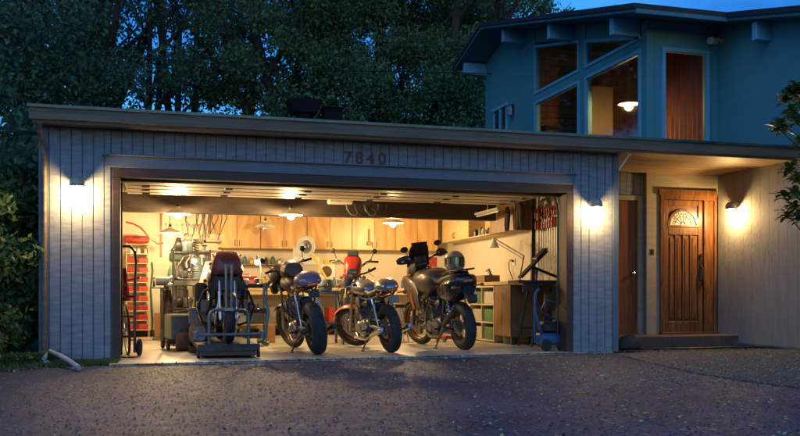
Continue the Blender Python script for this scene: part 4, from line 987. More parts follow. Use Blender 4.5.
# ---- steel post by right wall
p = xp(533, 290, 5.95); mb = MB(); mb.box(-.035, .035, -.03, .03, 0, 2.55, .006); mb.box(-.055, .055, -.05, .05, 0, .03)
solo('steel_post', mb, m_blk, 'black steel post against the right wall beside the clamp rack', 'post', (p[0], p[1], .004))
# ---- clamps
cr = thing('clamp_rack', 'wooden rail on the right wall carrying a row of red bar clamps', 'rack', xp(548, 240, 6.03))
ys = (yx(538, 6.0), yx(559, 6.0)); mid = cr.location.y; zc1 = cr.location.z
mb = MB(); mb.box(-.02, .015, ys[1]-mid, ys[0]-mid, .16, .24, .004); mb.box(-.02, .015, ys[1]-mid, ys[0]-mid, .40, .46, .004); mb.build('rail', m_ply, cr)
pos = ['next to the black post', 'second from the black post', 'third from the black post', 'fourth from the black post', 'in the middle of the row', 'fourth from the doorway end', 'third from the doorway end', 'second from the doorway end', 'nearest the doorway']
for i in range(9):
    Yc = ys[0]+(ys[1]-ys[0])*(i+.5)/9
    t = thing('bar_clamp', 'red handled bar clamp on the right wall rack, '+pos[i], 'clamp', (5.985, Yc, zc1+.30), 0, 'bar clamps on the wall rack')
    ln = .75+.1*(i % 3); mb = MB(); mb.box(-.004, .004, -.012, .012, -ln, .22, .002); mb.build('bar', m_stl, t)
    mb = MB(); mb.box(-.05, .012, -.02, .02, -.02, .03, .006); mb.tube([(-.04, 0, -.12), (-.04, 0, -.01)], .02, 10); mb.build('handle', m_red, t)
    mb = MB(); mb.box(-.06, .012, -.016, .016, .14, .20, .006); mb.tube([(-.045, 0, .06), (-.045, 0, .14)], .016, 8); mb.build('jaw', m_red, t)
# coiled cable above
c = xp(547, 209, 6.0); mb = MB()
for k in range(4): mb.torus(.17+.008*k, .007, 32, 6, M=T(-.02*k, 0, -.01*k) @ Rz(PI/2), ax='y')
mb.box(-.03, .03, -.02, .02, .15, .19); solo('cable_coil', mb, m_steelb, 'loosely coiled grey cable hung on the right wall above the clamps', 'cable', c)
# ---- bench along right wall
by0, by1 = 1.1, yx(471, 5.36)
t = thing('side_workbench', 'long workbench along the right wall with a pale top and plywood end', 'workbench', (5.36, (by0+by1)/2, .004)); hw_ = (by1-by0)/2
mb = MB(); mb.box(-.03, .66, -hw_, hw_, .93, .985, .004); mb.build('tabletop', m_pine2, t)
mb = MB(); ye = yx(495, 5.36)-t.location.y; mb.box(.0, .64, -hw_+.6, ye-.01, .12, .928, .003); mb.build('cabinet_body', m_ply, t)
for (a, b) in ((-hw_+.6, (ye-hw_+.6)/2), ((ye-hw_+.6)/2, ye-.01)):
    mb = MB(); mb.box(-.02, -.001, a+.004, b-.004, .13, .92, .003); dd = mb.build('door', m_ply, t); mb = MB(); mb.tube([(-.02, b-.05, .7), (-.045, b-.05, .7), (-.045, b-.05, .8), (-.02, b-.05, .8)], .005, 5); mb.build('handle', m_blk, dd)
for (a) in (-hw_+.66, hw_-.06):
    for xx in (.04, .58): mb = MB(); mb.box(xx-.03, xx+.03, a-.03, a+.03, 0, .118 if a < 0 else .118, .004); mb.build('leg', m_dwood, t)
# cubby unit with small boxes
ua, ub = yx(494, 5.34), yx(470, 5.34)
t = thing('parts_cubby', 'cream wooden cubby unit of six openings under the right bench', 'storage unit', (5.335, ub, .02), -PI/2)
Wc = ub-ua; mb = MB(); rows = 3; Hc = .905
for r_ in range(rows+1): mb.box(0, Wc, 0, .45, r_*(Hc-.025)/rows, r_*(Hc-.025)/rows+.025, .002)
for c_ in range(3): mb.box(c_*(Wc-.025)/2, c_*(Wc-.025)/2+.025, .001, .449, .026, Hc-.001, .002)
mb.box(.03, Wc-.03, .43, .44, .03, Hc-.03); mb.build('body', mat('cream wood', (.55, .46, .27), .5, var=.15, vs=6), t)
names = ['top left', 'top right', 'middle left', 'middle right', 'bottom left', 'bottom right']
cols = [(.06, .16, .07), (.5, .48, .4), (.45, .43, .36), (.08, .2, .08), (.5, .46, .36), (.10, .17, .09)]
for r_ in range(3):
    for c_ in range(2):
        k = r_*2+c_; zz = .02+(2-r_)*(Hc-.025)/3+.026; bw = (Wc-.025)/2-.06
        b_ = MB(); b_.box(-bw/2, bw/2, 0, .3, 0, .2, .006); b_.box(-bw*.25, bw*.25, -.004, -.0005, .06, .13, .001)
        yy = ub-(c_*(Wc-.025)/2+.0125+(Wc-.025)/4)
        solo('parts_bin', b_, mat('bin %d' % k, cols[k], .5, var=.1, vs=10), ('green' if k in (0, 3, 5) else 'pale')+' parts bin in the '+names[k]+' opening of the cubby unit', 'bin', (5.37, yy, zz), -PI/2, 'parts bins in the cubby unit')
# bench top things (right)
def jar(kind, lab, loc, m, r_=.04, h=.14, cap=None):
    t = thing(kind, lab, 'container', loc, random.uniform(0, 3))
    mb = MB(); mb.lathe([(.0005, 0), (r_, 0), (r_*1.03, .01), (r_, h*.7), (r_*.55, h*.82), (r_*.5, h*.9), (.0005, h*.9)], 18); mb.build('bottle_body', m, t)
    mb = MB(); mb.lathe([(.0005, h), (r_*.5, h), (r_*.55, h*.87), (.0005, h*.87)], 14); mb.build('cap', cap or m_blk, t)
for i, (x, m, h, lab) in enumerate(((462, m_white, .22, 'white squeeze bottle'), (468, m_red, .16, 'red oil bottle'), (474, m_stl, .20, 'steel thermos bottle'), (484, m_yel, .14, 'yellow glue bottle'), (489, m_cream, .24, 'cream spray bottle'))):
    jar('bottle', lab+' on the right workbench', (5.62, yx(x, 5.62) if yx(x, 5.62) < by1-.05 else by1-.1-.07*i, .99), m, .038, h)
p = xp(485, 277, 5.5); mb = MB(); mb.box(-.14, .14, -.28, .28, 0, .12, .006); solo('wooden_box', mb, m_ply, 'low brown wooden box on the right workbench above the cubby unit', 'box', (5.52, p[1], .99))
# ---- articulated desk lamp
sh = xp(494, 244, 5.55); el = xp(524, 256, 5.62); bs = xp(520, 276, 5.62)
t = thing('desk_lamp', 'white shaded articulated desk lamp clamped to the right workbench', 'desk lamp', (bs[0], bs[1], .987))
def rel(p): return (p[0]-t.location.x, p[1]-t.location.y, p[2]-t.location.z)
shr, elr = rel(sh), rel(el)
mb = MB(); mb.tube([(0, 0, .0), (0, 0, .08), elr], .012, 8); mb.tube([elr, (shr[0], shr[1]-.02, shr[2]+.09)], .012, 8); mb.tube([(elr[0], elr[1], elr[2]-.05), (shr[0], shr[1]-.02, shr[2]+.04)], .006, 6); mb.build('arm', m_stl, t)
mb = MB(); mb.lathe([(.0005, .10), (.03, .10), (.036, .05), (.09, -.06), (.086, -.06), (.03, .04), (.0005, .05)], 24, M=T(*shr)); mb.build('lamp_shade', m_white, t)
mb = MB(); mb.box(-.04, .04, -.04, .04, 0, .03, .006); mb.build('clamp_base', m_blk, t)
# wall outlet with cable
p = xp(514, 262, 6.045); t = thing('power_outlet', 'wall power outlet with looping black cable above the right workbench', 'outlet', p)
mb = MB(); mb.box(-.012, 0, -.05, .05, -.06, .06, .004); mb.build('plate', m_white, t); mb = MB(); mb.tube([(-.015, .0, .02), (-.05, .02, .04), (-.06, .09, .0), (-.05, .1, -.12), (-.04, .03, -.22), (-.05, -.06, -.3)], .008, 6); mb.box(-.045, -.012, -.02, .02, .0, .04, .004); mb.build('cable', m_blk, t)
# ---- green bucket with a board in it
gx, gy = gp(511, 344); t = thing('bucket', 'dull green bucket standing on the floor under the right bench', 'bucket', (gx, gy, .004))
mb = MB(); mb.lathe([(.0005, 0), (.115, 0), (.15, .24), (.158, .245), (.158, .25), (.14, .25), (.108, .01), (.0005, .01)], 26); mb.build('pail', m_green, t); mb = MB(); mb.tube([(-.15, 0, .23), (-.12, -.1, .17), (0, -.17, .14), (.12, -.1, .17), (.15, 0, .23)], .005, 6); mb.build('handle', m_stl, t)
mb = MB(); mb.box(-.03, .03, -.012, .012, 0, .88, .003, M=Ry(R(3)) @ Rx(R(2))); solo('board', mb, m_pine2, 'pale upright board standing in the green bucket', 'board', (gx, gy, .018))
# ---- blue wheeled machine
gx, gy = gp(549, 350.5); t = thing('pressure_washer', 'blue and black wheeled machine with tall handle inside the right door jamb', 'machine', (gx, max(gy, .34), .004))
mb = MB(); mb.box(-.17, .17, -.14, .14, .08, .24, .03); mb.build('lower_housing', m_blue, t)
mb = MB(); mb.box(-.15, .15, -.12, .12, .241, .40, .04); mb.tube([(-.08, 0, .40), (-.08, 0, .44), (.08, 0, .44), (.08, 0, .40)], .014, 8); mb.build('upper_housing', m_blk, t)
for s_ in (-1, 1):
    mb = MB(); mb.lathe([(.0005, -.025), (.07, -.025), (.082, -.012), (.082, .012), (.07, .025), (.0005, .025)], 22, ax='y', M=T(s_*.12, -.16, .083)); mb.build('wheel', m_rub, t)
mb = MB(); mb.tube([(-.19, .05, .1), (-.20, .05, .5), (-.19, .04, .80), (-.14, .02, .86)], .017, 8); mb.build('handle', m_blue, t)
mb = MB(); mb.tube([(-.16, -.1, .22), (-.2, -.14, .3), (-.24, -.08, .52), (-.22, -.04, .60)], .022, 8); mb.tube([(.12, -.05, .38), (.2, -.08, .48), (.12, -.04, .66), (-.05, .0, .7), (-.1, .05, .55), (.05, .02, .45)], .012, 8); mb.build('hose', mat('blue hose', (.02, .07, .16), .5), t)
# ---- black tilting work stand
t = thing('work_stand', 'black folding work stand with long tilted padded arm near the right jamb', 'work stand', (px(536, 1.0), 1.0, .004))
mb = MB(); mb.box(-.36, .38, -.2, .2, .94, .985, .006); mb.box(-.30, -.1, -.22, -.18, .82, .93, .006); mb.build('tabletop', m_blk, t)
mb = MB()
for s_ in (-1, 1):
    for e in (-1, 1): mb.tube([(e*.12+.08, s_*.16, .94), (e*.26+.08, s_*.24, .02)], .016, 8)
    mb.tube([(-.14, s_*.205, .28), (.30, s_*.205, .28)], .012, 6)
mb.build('leg_frame', m_blk, t)
a, b = Vector((-.26, 0, 1.02)), Vector((.16, 0, 1.42)); mb = MB(); dd = (b-a).normalized()
mb.box(0, (b-a).length, -.07, .07, -.018, .018, .01, M=T(*a) @ Ry(-math.atan2(dd.z, dd.x))); mb.box((b-a).length*.62, (b-a).length+.02, -.085, .085, .0185, .05, .015, M=T(*a) @ Ry(-math.atan2(dd.z, dd.x))); mb.build('tilted_arm', m_blk, t)
mb = MB(); mb.tube([(-.08, 0, 1.19), (.36, 0, 1.03)], .022, 8); mb.tube([(.0, 0, .985), (.02, 0, 1.16)], .02, 8); mb.build('brace', m_blk, t)
p = yp(553, 288, .9); t = thing('shoulder_bag', 'worn brown leather bag hanging below the black work stand', 'bag', (p[0], 1.0, .945))
mb = MB(); mb.loft([(-.09, -.25, .03, .10, .12), (-.06, -.26, .05, .13, .14), (.06, -.26, .05, .13, .14), (.09, -.25, .03, .1, .12)], 18, 3, M=Matrix.Identity(4)); mb.build('bag_body', m_leather, t); mb = MB(); mb.tube([(-.08, 0, -.14), (-.03, 0, -.01), (.03, 0, -.01), (.08, 0, -.14)], .008, 6); mb.build('strap', m_leather, t)

# ---- back wall: workbench, band saw, wall decor
t = thing('rear_workbench', 'long pine workbench along the rear wall under the cabinets', 'workbench', (3.9, 6.05, .004))
mb = MB(); mb.box(-2.75, 1.42, -.32, .34, .86, .91, .004); mb.build('tabletop', m_pine2, t); mb = MB(); mb.box(-2.7, 1.4, -.25, .32, .2, .23, .004); mb.build('shelf', m_ply, t)
for x in (-2.68, -1.3, -.0, 1.36):
    for y in (-.28, .28): mb = MB(); mb.box(x-.045, x+.045, y-.045, y+.045, 0, .859, .004); mb.build('leg', m_pine2, t)
mb = MB(); mb.box(-2.6, 1.31, -.3, -.27, .78, .859, .003); mb.build('apron', m_pine2, t)
rng = random.Random(11)
kinds = [('paint_can', 'paint can'), ('bottle', 'bottle'), ('glass_jar', 'jar')]
wt = ['red', 'white', 'yellow', 'grey', 'blue', 'cream']; wm = [m_red, m_white, m_yel, m_stl, m_blue, m_cream]
spots = ['left end', 'left end beside the saw', 'left part', 'left of the vise', 'just left of the vise', 'right of the vise', 'middle', 'middle behind the red cowl', 'right of the middle', 'right part', 'right end', 'far right corner']
for i in range(12):
    kd, nm = kinds[i % 3]; x = 2.55+i*.235; m = wm[i % 6]; r_ = rng.uniform(.035, .06); h = rng.uniform(.12, .24)
    jar(kd, wt[i % 6]+' '+nm+' on the rear workbench, '+spots[i], (x, 6.1+rng.uniform(-.1, .15), .914), m, r_, h, m_stl)
mb = MB(); t = thing('bench_vise', 'grey steel vise bolted to the rear workbench', 'vise', (3.55, 5.83, .914))
mb.box(-.08, .08, -.06, .1, 0, .05, .01); mb.box(-.07, .07, -.05, .03, .05, .16, .01); mb.build('body', m_steelb, t); mb = MB(); mb.box(-.07, .07, -.14, -.09, .06, .16, .01); mb.tube([(0, -.28, .08), (0, -.05, .08)], .014, 8); mb.tube([(-.09, -.27, .08), (.09, -.27, .08)], .007, 6); mb.build('moving_jaw', m_steelb, t)
# license plate strip
tp = [yp(x, 262, YB-.012) for x in (319, 328, 337, 346)]
for i, p in enumerate(tp):
    mb = MB(); mb.box(-.08, .08, -.006, 0, -.045, .045, .002); 
    for k in range(5): mb.box(-.055+k*.024, -.041+k*.024, -.008, -.0065, -.02, .018)
    solo('old_plate', mb, [m_cream, m_yel, mat('olive plate', (.25, .24, .10), .5), m_cream][i], ['cream old tin plate nearest the band saw on the rear wall', 'yellow old tin plate in the row on the rear wall', 'olive old tin plate in the row on the rear wall', 'cream old tin plate at the right end of the row on the rear wall'][i], 'wall plate', p, 0, 'tin plates on the rear wall')
p = yp(326.5, 271.5, YB-.01); t = thing('wall_disc', 'round dark saw blade on a white card on the rear wall', 'wall decoration', p)
mb = MB(); mb.box(-.17, .17, -.004, 0, -.17, .15, .001); mb.build('card', m_white, t); mb = MB(); mb.lathe([(.0005, -.01), (.03, -.01), (.03, -.014), (.105, -.014), (.11, -.012), (.11, -.006), (.0005, -.006)], 36, ax='y', M=T(0, 0, 0)); mb.build('blade', m_dwood, t)
for (x, y, w2, h2, m, lab) in ((184, 262, .26, .34, m_white, 'white paper chart pinned on the rear wall left of the cabinets'), (430, 262, .3, .2, m_red, 'small red framed sign on the rear wall in the right corner'), (362, 263, .22, .16, m_cream, 'small cream notice on the rear wall behind the red cowl')):
    mb = MB(); mb.box(-w2/2, w2/2, -.006, 0, -h2/2, h2/2, .002); mb.box(-w2*.35, w2*.35, -.008, -.0065, -h2*.3, h2*.3); solo('wall_notice', mb, m, lab, 'notice', yp(x, y, YB-.002))
# brush hanging on a cabinet door
p = yp(369, 235, 6.04); mb = MB(); mb.box(-.022, .022, -.02, 0, -.14, .12, .008); mb.box(-.05, .05, -.035, 0, -.2, -.13, .01); mb.tube([(0, -.01, .1), (0, -.01, .17)], .004, 5)
solo('hanging_brush', mb, m_ply, 'brown hand brush hanging on a pine cabinet door', 'brush', (p[0], 6.045, p[2]))
# curved black pipes hanging by the beam
t = thing('hanging_bicycle_parts', 'tangle of curved black and steel tubes hanging under the ceiling', 'hanging tubes', yp(362, 206, 3.0))
for k in range(4):
    mb = MB(); o = -.26+k*.15; mb.tube([(o, .02*k, .05), (o+.02, 0, -.06), (o+.08, 0, -.14), (o+.16, .0, -.15), (o+.22, .02, -.08), (o+.24, .03, .03)], .016+.004*(k % 2), 8); mb.build('tube', m_blk if k % 2 else m_steelb, t)
# band saw
bx = px(306, 4.9); t = thing('band_saw', 'pale upright band saw with round top wheel cover against the rear bench', 'band saw', (bx, 4.9, .004))
m_saw = mat('grey white machine enamel', (.50, .52, .50), .4, var=.1, vs=5)
zt = pz(306, 247, 4.9)
mb = MB(); mb.box(-.24, .2, -.18, .2, 0, .48, .015); mb.build('base_cabinet', m_saw, t)
mb = MB(); mb.box(-.22, -.10, .02, .12, .48, zt, .01); mb.build('column', m_saw, t)
mb = MB(); mb.lathe([(.0005, 0), (.12, 0), (.12, .012), (.14, .012), (.155, .0), (.165, .02), (.165, .1), (.0005, .1)], 34, ax='y', M=T(-.0, -.02, zt) @ Matrix.Diagonal((1, 1, 1.25, 1))); mb.build('upper_wheel_cover', m_saw, t)
mb = MB(); mb.lathe([(.0005, 0), (.03, -.02), (.06, -.004), (.10, 0), (.10, .006), (.0005, .006)], 26, ax='y', M=T(0, -.026, zt) @ Matrix.Diagonal((1, 1, 1.2, 1))); mb.build('wheel', m_stl, t)
mb = MB(); mb.box(-.26, .26, -.26, .18, zt-.50, zt-.46, .006); mb.box(-.2, .24, -.05, .06, zt-.34, zt-.18, .02); mb.build('saw_table', m_saw, t)
mb = MB(); mb.lathe([(.0005, 0), (.16, 0), (.165, .02), (.165, .1), (.0005, .1)], 30, ax='y', M=T(0, -.02, .66)); mb.build('lower_wheel_cover', m_saw, t)
mb = MB(); mb.tube([(.08, -.2, zt-.14), (.34, -.28, zt-.62)], .022, 8); mb.build('guard_bar', m_yel, t)
# steel A frame stand in the middle
t = thing('trestle', 'blue grey steel trestle between the two middle motorcycles', 'trestle', (px(327, 2.9), 2.9, .004))
mb = MB(); mb.box(-.22, .22, -.05, .05, .78, .84, .006); mb.build('top_beam', m_steelb, t)
for s_ in (-1, 1):
    for e in (-1, 1): mb = MB(); mb.tube([(s_*.16, e*.03, .78), (s_*.2, e*.26, .0)], .024, 6); mb.build('leg', m_steelb, t)
for s_ in (-1, 1): mb = MB(); mb.box(-.18, .18, s_*.16, s_*.13, .3, .34); mb.build('spreader', m_steelb, t)
mb = MB(); mb.lathe([(.0005, 0), (.1, 0), (.11, .02), (.11, .16), (.1, .18), (.0005, .18)], 24); solo('oil_tin', mb, m_steelb, 'round blue grey tin standing on the steel trestle', 'tin', (t.location.x-.03, 2.9, .846))
# ---- tool trolley + clutter between lift and bike
t = thing('tool_trolley', 'dark steel tool trolley with shelves of parts behind the lift', 'tool trolley', (px(250, 2.6), 2.6, .004))
for z in (.12, .5, .88):
    mb = MB(); mb.box(-.24, .24, -.2, .2, z, z+.02, .004); mb.box(-.24, .24, -.2, -.19, z+.02, z+.06); mb.box(-.24, .24, .19, .2, z+.02, z+.06); mb.build('shelf', m_blk, t)
for sx in (-.23, .23):
    for sy in (-.19, .19): mb = MB(); mb.box(sx-.012, sx+.012, sy-.012, sy+.012, .08, .96, .002); mb.ball((sx, sy, .04), .038); mb.build('leg', m_stl, t)
for i in range(6):
    mb = MB(); mb.lathe([(.0005, 0), (.05, 0), (.06, .03), (.04, .05), (.045, .12), (.0005, .13)], 14) if i % 2 else mb.box(-.08, .08, -.06, .06, 0, .12, .02)
    solo('engine_part', mb, [m_alu, m_stl, m_blk][i % 3], ['boxy alloy engine cover on the top of the steel tool trolley, left', 'round steel housing on the top of the steel tool trolley, right', 'black box on the middle shelf of the steel tool trolley', 'round alloy housing on the middle shelf of the steel tool trolley', 'steel block on the lowest shelf of the steel tool trolley', 'round black housing on the lowest shelf of the steel tool trolley'][i], 'engine part', (t.location.x-.1+.2*(i % 2), 2.6, .904-.38*(i//2)), .4*i)
def gooseneck(loc, target, lab, power):
    t = thing('work_light', lab, 'work light', loc); v = Vector(target)-Vector(loc)
    mb = MB(); mb.lathe([(.0005, 0), (.06, 0), (.055, .02), (.0005, .03)], 18); mb.build('base', m_blk, t)
    mb = MB(); mb.tube([(0, 0, .02), (0, 0, v.z*.6), (v.x*.4, v.y*.4, v.z*1.15), (v.x, v.y, v.z+.06)], .008, 8); mb.build('neck', m_stl, t)
    mb = MB(); mb.lathe([(.0005, .07), (.02, .07), (.05, .0), (.046, .0), (.018, .06), (.0005, .06)], 18, M=T(*v)); mb.build('lamp_shade', m_steelb, t)
    mb = MB(); mb.ball((v.x, v.y, v.z-.035), .038); mb.build('bulb', m_bulb, t); lamp('bulb_light', 'POINT', (v.x, v.y-.02, v.z-.10), power, WARM, .03, t)
gooseneck((px(262, 2.6), 2.72, .90), yp(257, 260, 2.6), 'small lit work light on the steel tool trolley behind the lift', 24)
gx, gy = gp(266, 343); mb = MB(); mb.box(-.13, .13, -.1, .1, 0, .30, .004); mb.box(-.02, .02, -.103, -.1005, 0, .30); solo('cardboard_box', mb, mat('cardboard', (.33, .17, .07), .8, var=.12, vs=8), 'orange brown cardboard box standing on the floor beside the lift', 'box', (gx, max(gy, 1.9), .004), .1)
# ---- milling machine, leaning plank, bag
t = thing('milling_machine', 'tall pale headed milling machine in the left of the garage', 'milling machine', (px(201, 4.0), 4.0, .004)); zt = pz(200, 245, 4.0)
mb = MB(); mb.box(-.22, .22, -.2, .28, 0, .35, .03); mb.build('base', m_steelb, t)
mb = MB(); mb.box(-.13, .13, .0, .26, .35, zt, .03); mb.build('column', m_steelb, t)
mb = MB(); mb.box(-.30, .05, -.36, .26, zt+.02, zt+.15, .05); mb.box(.055, .34, -.30, .2, zt+.03, zt+.17, .02); mb.box(-.2, .26, -.26, .2, zt-.12, zt+.02, .02); mb.build('head_cover', mat('worn cream paint', (.36, .31, .22), .5, var=.35, vs=7), t)
mb = MB(); mb.tube([(0, -.2, zt-.121), (0, -.2, zt-.22)], .06, 16); mb.tube([(0, -.2, zt-.2), (0, -.2, zt-.34)], .025, 12); mb.build('spindle', m_alu, t)
mb = MB(); mb.box(-.45, .45, -.32, -.02, .92, 1.0, .01); mb.box(-.12, .12, -.25, -.001, .6, .919, .02); mb.build('work_table', m_stl, t)
for s_, rr in ((-1, .09), (1, .08)):
    mb = MB(); mb.torus(rr, .01, 24, 6, M=T(s_*.5, -.17, .95) @ Rz(PI/2)); mb.tube([(s_*.45, -.17, .95), (s_*.52, -.17, .95)], .014); mb.tube([(s_*.5, -.17, .95-rr), (s_*.5, -.17, .95+rr)], .007); mb.build('hand_wheel', m_chr, t)
mb = MB(); mb.tube([(.13, -.1, zt-.1), (.3, -.15, zt-.05), (.4, -.2, zt-.2)], .012); mb.tube([(-.13, -.1, zt-.12), (-.25, -.2, zt-.3), (-.22, -.22, zt-.5)], .018, 8); mb.build('feed_lever', m_chr, t)
gooseneck((px(193, 2.9)-.24, 2.84, 1.024), yp(194, 259, 2.66), 'small lit work light on the black parts rack before the milling machine', 34)
a = Vector((px(183, 2.3), 2.3, .02)); b = Vector(yp(209, 262, 2.75)); dd = b-a; 
mb = MB(); q = dd.to_track_quat('Z', 'Y').to_matrix().to_4x4(); mb.box(-.055, .055, -.02, .02, 0, dd.length, .004, M=q); solo('plank', mb, wood('grey brown plank', (.22, .13, .07), (.12, .07, .04), .6, (6, 6, 1)), 'brown plank leaning diagonally to the left of the red motorcycle', 'plank', a)
gx, gy = gp(184, 351); t = thing('canvas_bag', 'slouched brown canvas bag on the floor left of the lift', 'bag', (gx, gy, .004))
mb = MB(); mb.loft([(-.11, .10, .05, .06, .09), (-.08, .12, .10, .12, .12), (0, .13, .12, .13, .13), (.08, .11, .10, .13, .11), (.11, .09, .05, .06, .08)], 20, 2.5); mb.build('bag_body', mat('brown canvas', (.16, .085, .05), .85, var=.3, vs=12, bump=.5, bs=50), t, wob=.006); mb = MB(); mb.tube([(-.06, 0, .22), (-.03, -.03, .31), (.04, -.02, .30), (.06, 0, .22)], .009, 6); mb.build('strap', m_leather, t)
# spare engine on a stand left of lift
t = thing('spare_engine', 'dark spare motorcycle engine on a low stand left of the lift', 'engine', (px(199, 1.3), 1.3, .004))
mb = MB(); mb.box(-.14, .14, -.2, .2, 0, .08, .01); mb.build('stand', m_fr, t)
mb = MB(); mb.loft([(-.2, .26, .08, .1, .1), (-.14, .26, .13, .17, .15), (.1, .25, .13, .15, .15), (.2, .24, .08, .1, .1)], 18, 3, M=Rz(PI/2)); mb.build('crankcase', m_stl, t)
for s_ in (-1, 1):
    mb = MB(); fins(mb, (0, 0, 0), .13, .14, .22, 7, T(s_*.075, .02, .38)); mb.build('cylinder', m_stl, t)
# ---- left rear: shelf of red bins
sx0_, sx1_ = px(127, 5.95), px(148.5, 5.95); Wd = sx1_-sx0_
t = thing('bin_shelf', 'narrow cream shelf rack full of red bins in the left rear corner', 'shelf rack', (sx0_, 5.95, .13)); Hs = pz(138, 244, 5.95)-.13; ns = 9
mb = MB()
for k in range(ns+1): mb.box(.0, Wd, 0, .3, k*(Hs-.015)/ns, k*(Hs-.015)/ns+.015, .002)
mb.build('shelf_boards', m_pine2, t, smooth=False)
for xx in (-.016, Wd+.001): mb = MB(); mb.box(xx, xx+.015, -.002, .302, -.13, Hs+.02, .002); mb.build('side_panel', m_pine2, t)
ordn = ['lowest', 'second', 'third', 'fourth', 'middle', 'sixth', 'seventh', 'eighth', 'top']
for k in range(ns-1):
    for c_ in range(2):
        mb = MB(); bw = Wd/2-.02; mb.box(-bw/2, bw/2, -.01, .26, 0, .095, .012); mb.box(-bw*.3, bw*.3, -.016, -.0105, .05, .075, .002)
        solo('red_bin', mb, m_red, 'red plastic bin on the %s shelf of the corner rack, %s' % (ordn[k], ('left side', 'right side')[c_]), 'bin', (sx0_+Wd*(.25+.5*c_), 5.96, .13+k*(Hs-.015)/ns+.017), 0, 'red bins on the corner rack')
for c_ in range(3):
    jar('glass_jar', ['pale jar on the top shelf of the red bin rack, left', 'pale jar on the top shelf of the red bin rack, middle', 'pale jar on the top shelf of the red bin rack, right'][c_], (sx0_+.07+c_*.13, 6.05, .13+8*(Hs-.015)/ns+.017), m_cream, .035, .11, m_stl)
t = thing('tool_case', 'red hard tool case lying on top of the corner bin rack', 'tool case', (sx0_+Wd*.45, 6.1, .13+Hs+.022)); mb = MB(); mb.box(-.23, .22, -.13, .13, 0, .13, .03); mb.build('case', m_red, t); mb = MB(); mb.tube([(-.06, -.13, .09), (-.05, -.16, .09), (.05, -.16, .09), (.06, -.13, .09)], .01); mb.build('handle', m_blk, t)
# red air hose
mb = MB(); P = [yp(126, 222, 5.5), yp(134, 224, 5.5), yp(141, 228, 5.5), yp(150, 238, 5.5), yp(158, 244, 5.6), yp(163, 243, 5.7)]; mb.tube(P, .016, 8)
tag(mb.build('air_hose', mat('red hose', (.32, .03, .02), .45)), 'red air hose sagging across the left rear corner', 'hose')
mb = MB(); mb.tube([yp(204, 206, 5.4), yp(203, 218, 5.4), yp(199, 232, 5.4), yp(197, 246, 5.5)], .014, 8); tag(mb.build('drop_hose', MATS['red hose']), 'thin red hose dropping from the beam beside the milling machine', 'hose')
mb = MB(); mb.tube([yp(152, 262, 6.36), yp(153, 270, 6.34), yp(151, 290, 6.34), yp(153, 320, 6.34), yp(152, 333, 6.34)], .014, 8); mb.box(-.001, .001, -.001, .001, 0, .001, M=T(*yp(152, 262, 6.37)))
tag(mb.build('wall_hose', m_green), 'green hose hanging down the rear wall beside the bin rack', 'hose')
# low wooden cabinet, grinder bench, apron
p = px(168, 5.7); t = thing('low_cabinet', 'low brown wooden cabinet in the left rear against the wall', 'cabinet', (p, 5.7, .004)); mb = MB(); mb.box(-.24, .24, .0, .4, 0, .45, .006); mb.build('body', m_ply, t)
for s_ in (-1, 1): mb = MB(); mb.box(min(s_*.23, s_*.005), max(s_*.23, s_*.005), -.018, -.001, .02, .43, .003); dd_ = mb.build('door', m_ply, t); mb = MB(); mb.ball((s_*.03, -.03, .25), .013); mb.build('knob', m_blk, dd_)
t = thing('grinder_stand', 'bench grinder on a grey pedestal at the left rear', 'bench grinder', (px(163, 5.0), 5.0, .004)); zg = pz(163, 283, 5.0)
mb = MB(); mb.tube([(0, 0, .02), (0, 0, zg-.1)], .05, 12); mb.box(-.18, .18, -.15, .15, 0, .02, .004); mb.box(-.2, .2, -.14, .14, zg-.1, zg-.07, .01); mb.build('pedestal', m_steelb, t)
mb = MB(); mb.tube([(-.12, 0, zg+.03), (.12, 0, zg+.03)], .08, 18); mb.build('motor', m_steelb, t)
for s_ in (-1, 1): mb = MB(); mb.tube([(s_*.13, 0, zg+.03), (s_*.17, 0, zg+.03)], .1, 24); mb.build('grinding_wheel', m_stl, t)
p = yp(167, 285, 4.75); t = thing('shop_apron', 'dark grey shop apron hanging in front of the grinder pedestal', 'apron', p)
mb = MB(); vs = []; 
for i in range(10):
    for k in range(8):
        q = i/9; wd = .05+.06*min(1, q*2); vs.append(((-1+2*k/7)*wd, .025*sin(k*2.1+i*.3), -.75*q))
fs = [(i*8+k, i*8+k+1, (i+1)*8+k+1, (i+1)*8+k) for i in range(9) for k in range(7)]; mb.add(vs, fs); mb.add([(a, b+.012, c) for a, b, c in vs], [tuple(reversed(f)) for f in fs]); mb.build('cloth', m_cloth, t); mb = MB(); mb.tube([(0, 0, 0), (0, .03, .1), (0, .15, .12)], .005); mb.build('hook', m_stl, t)
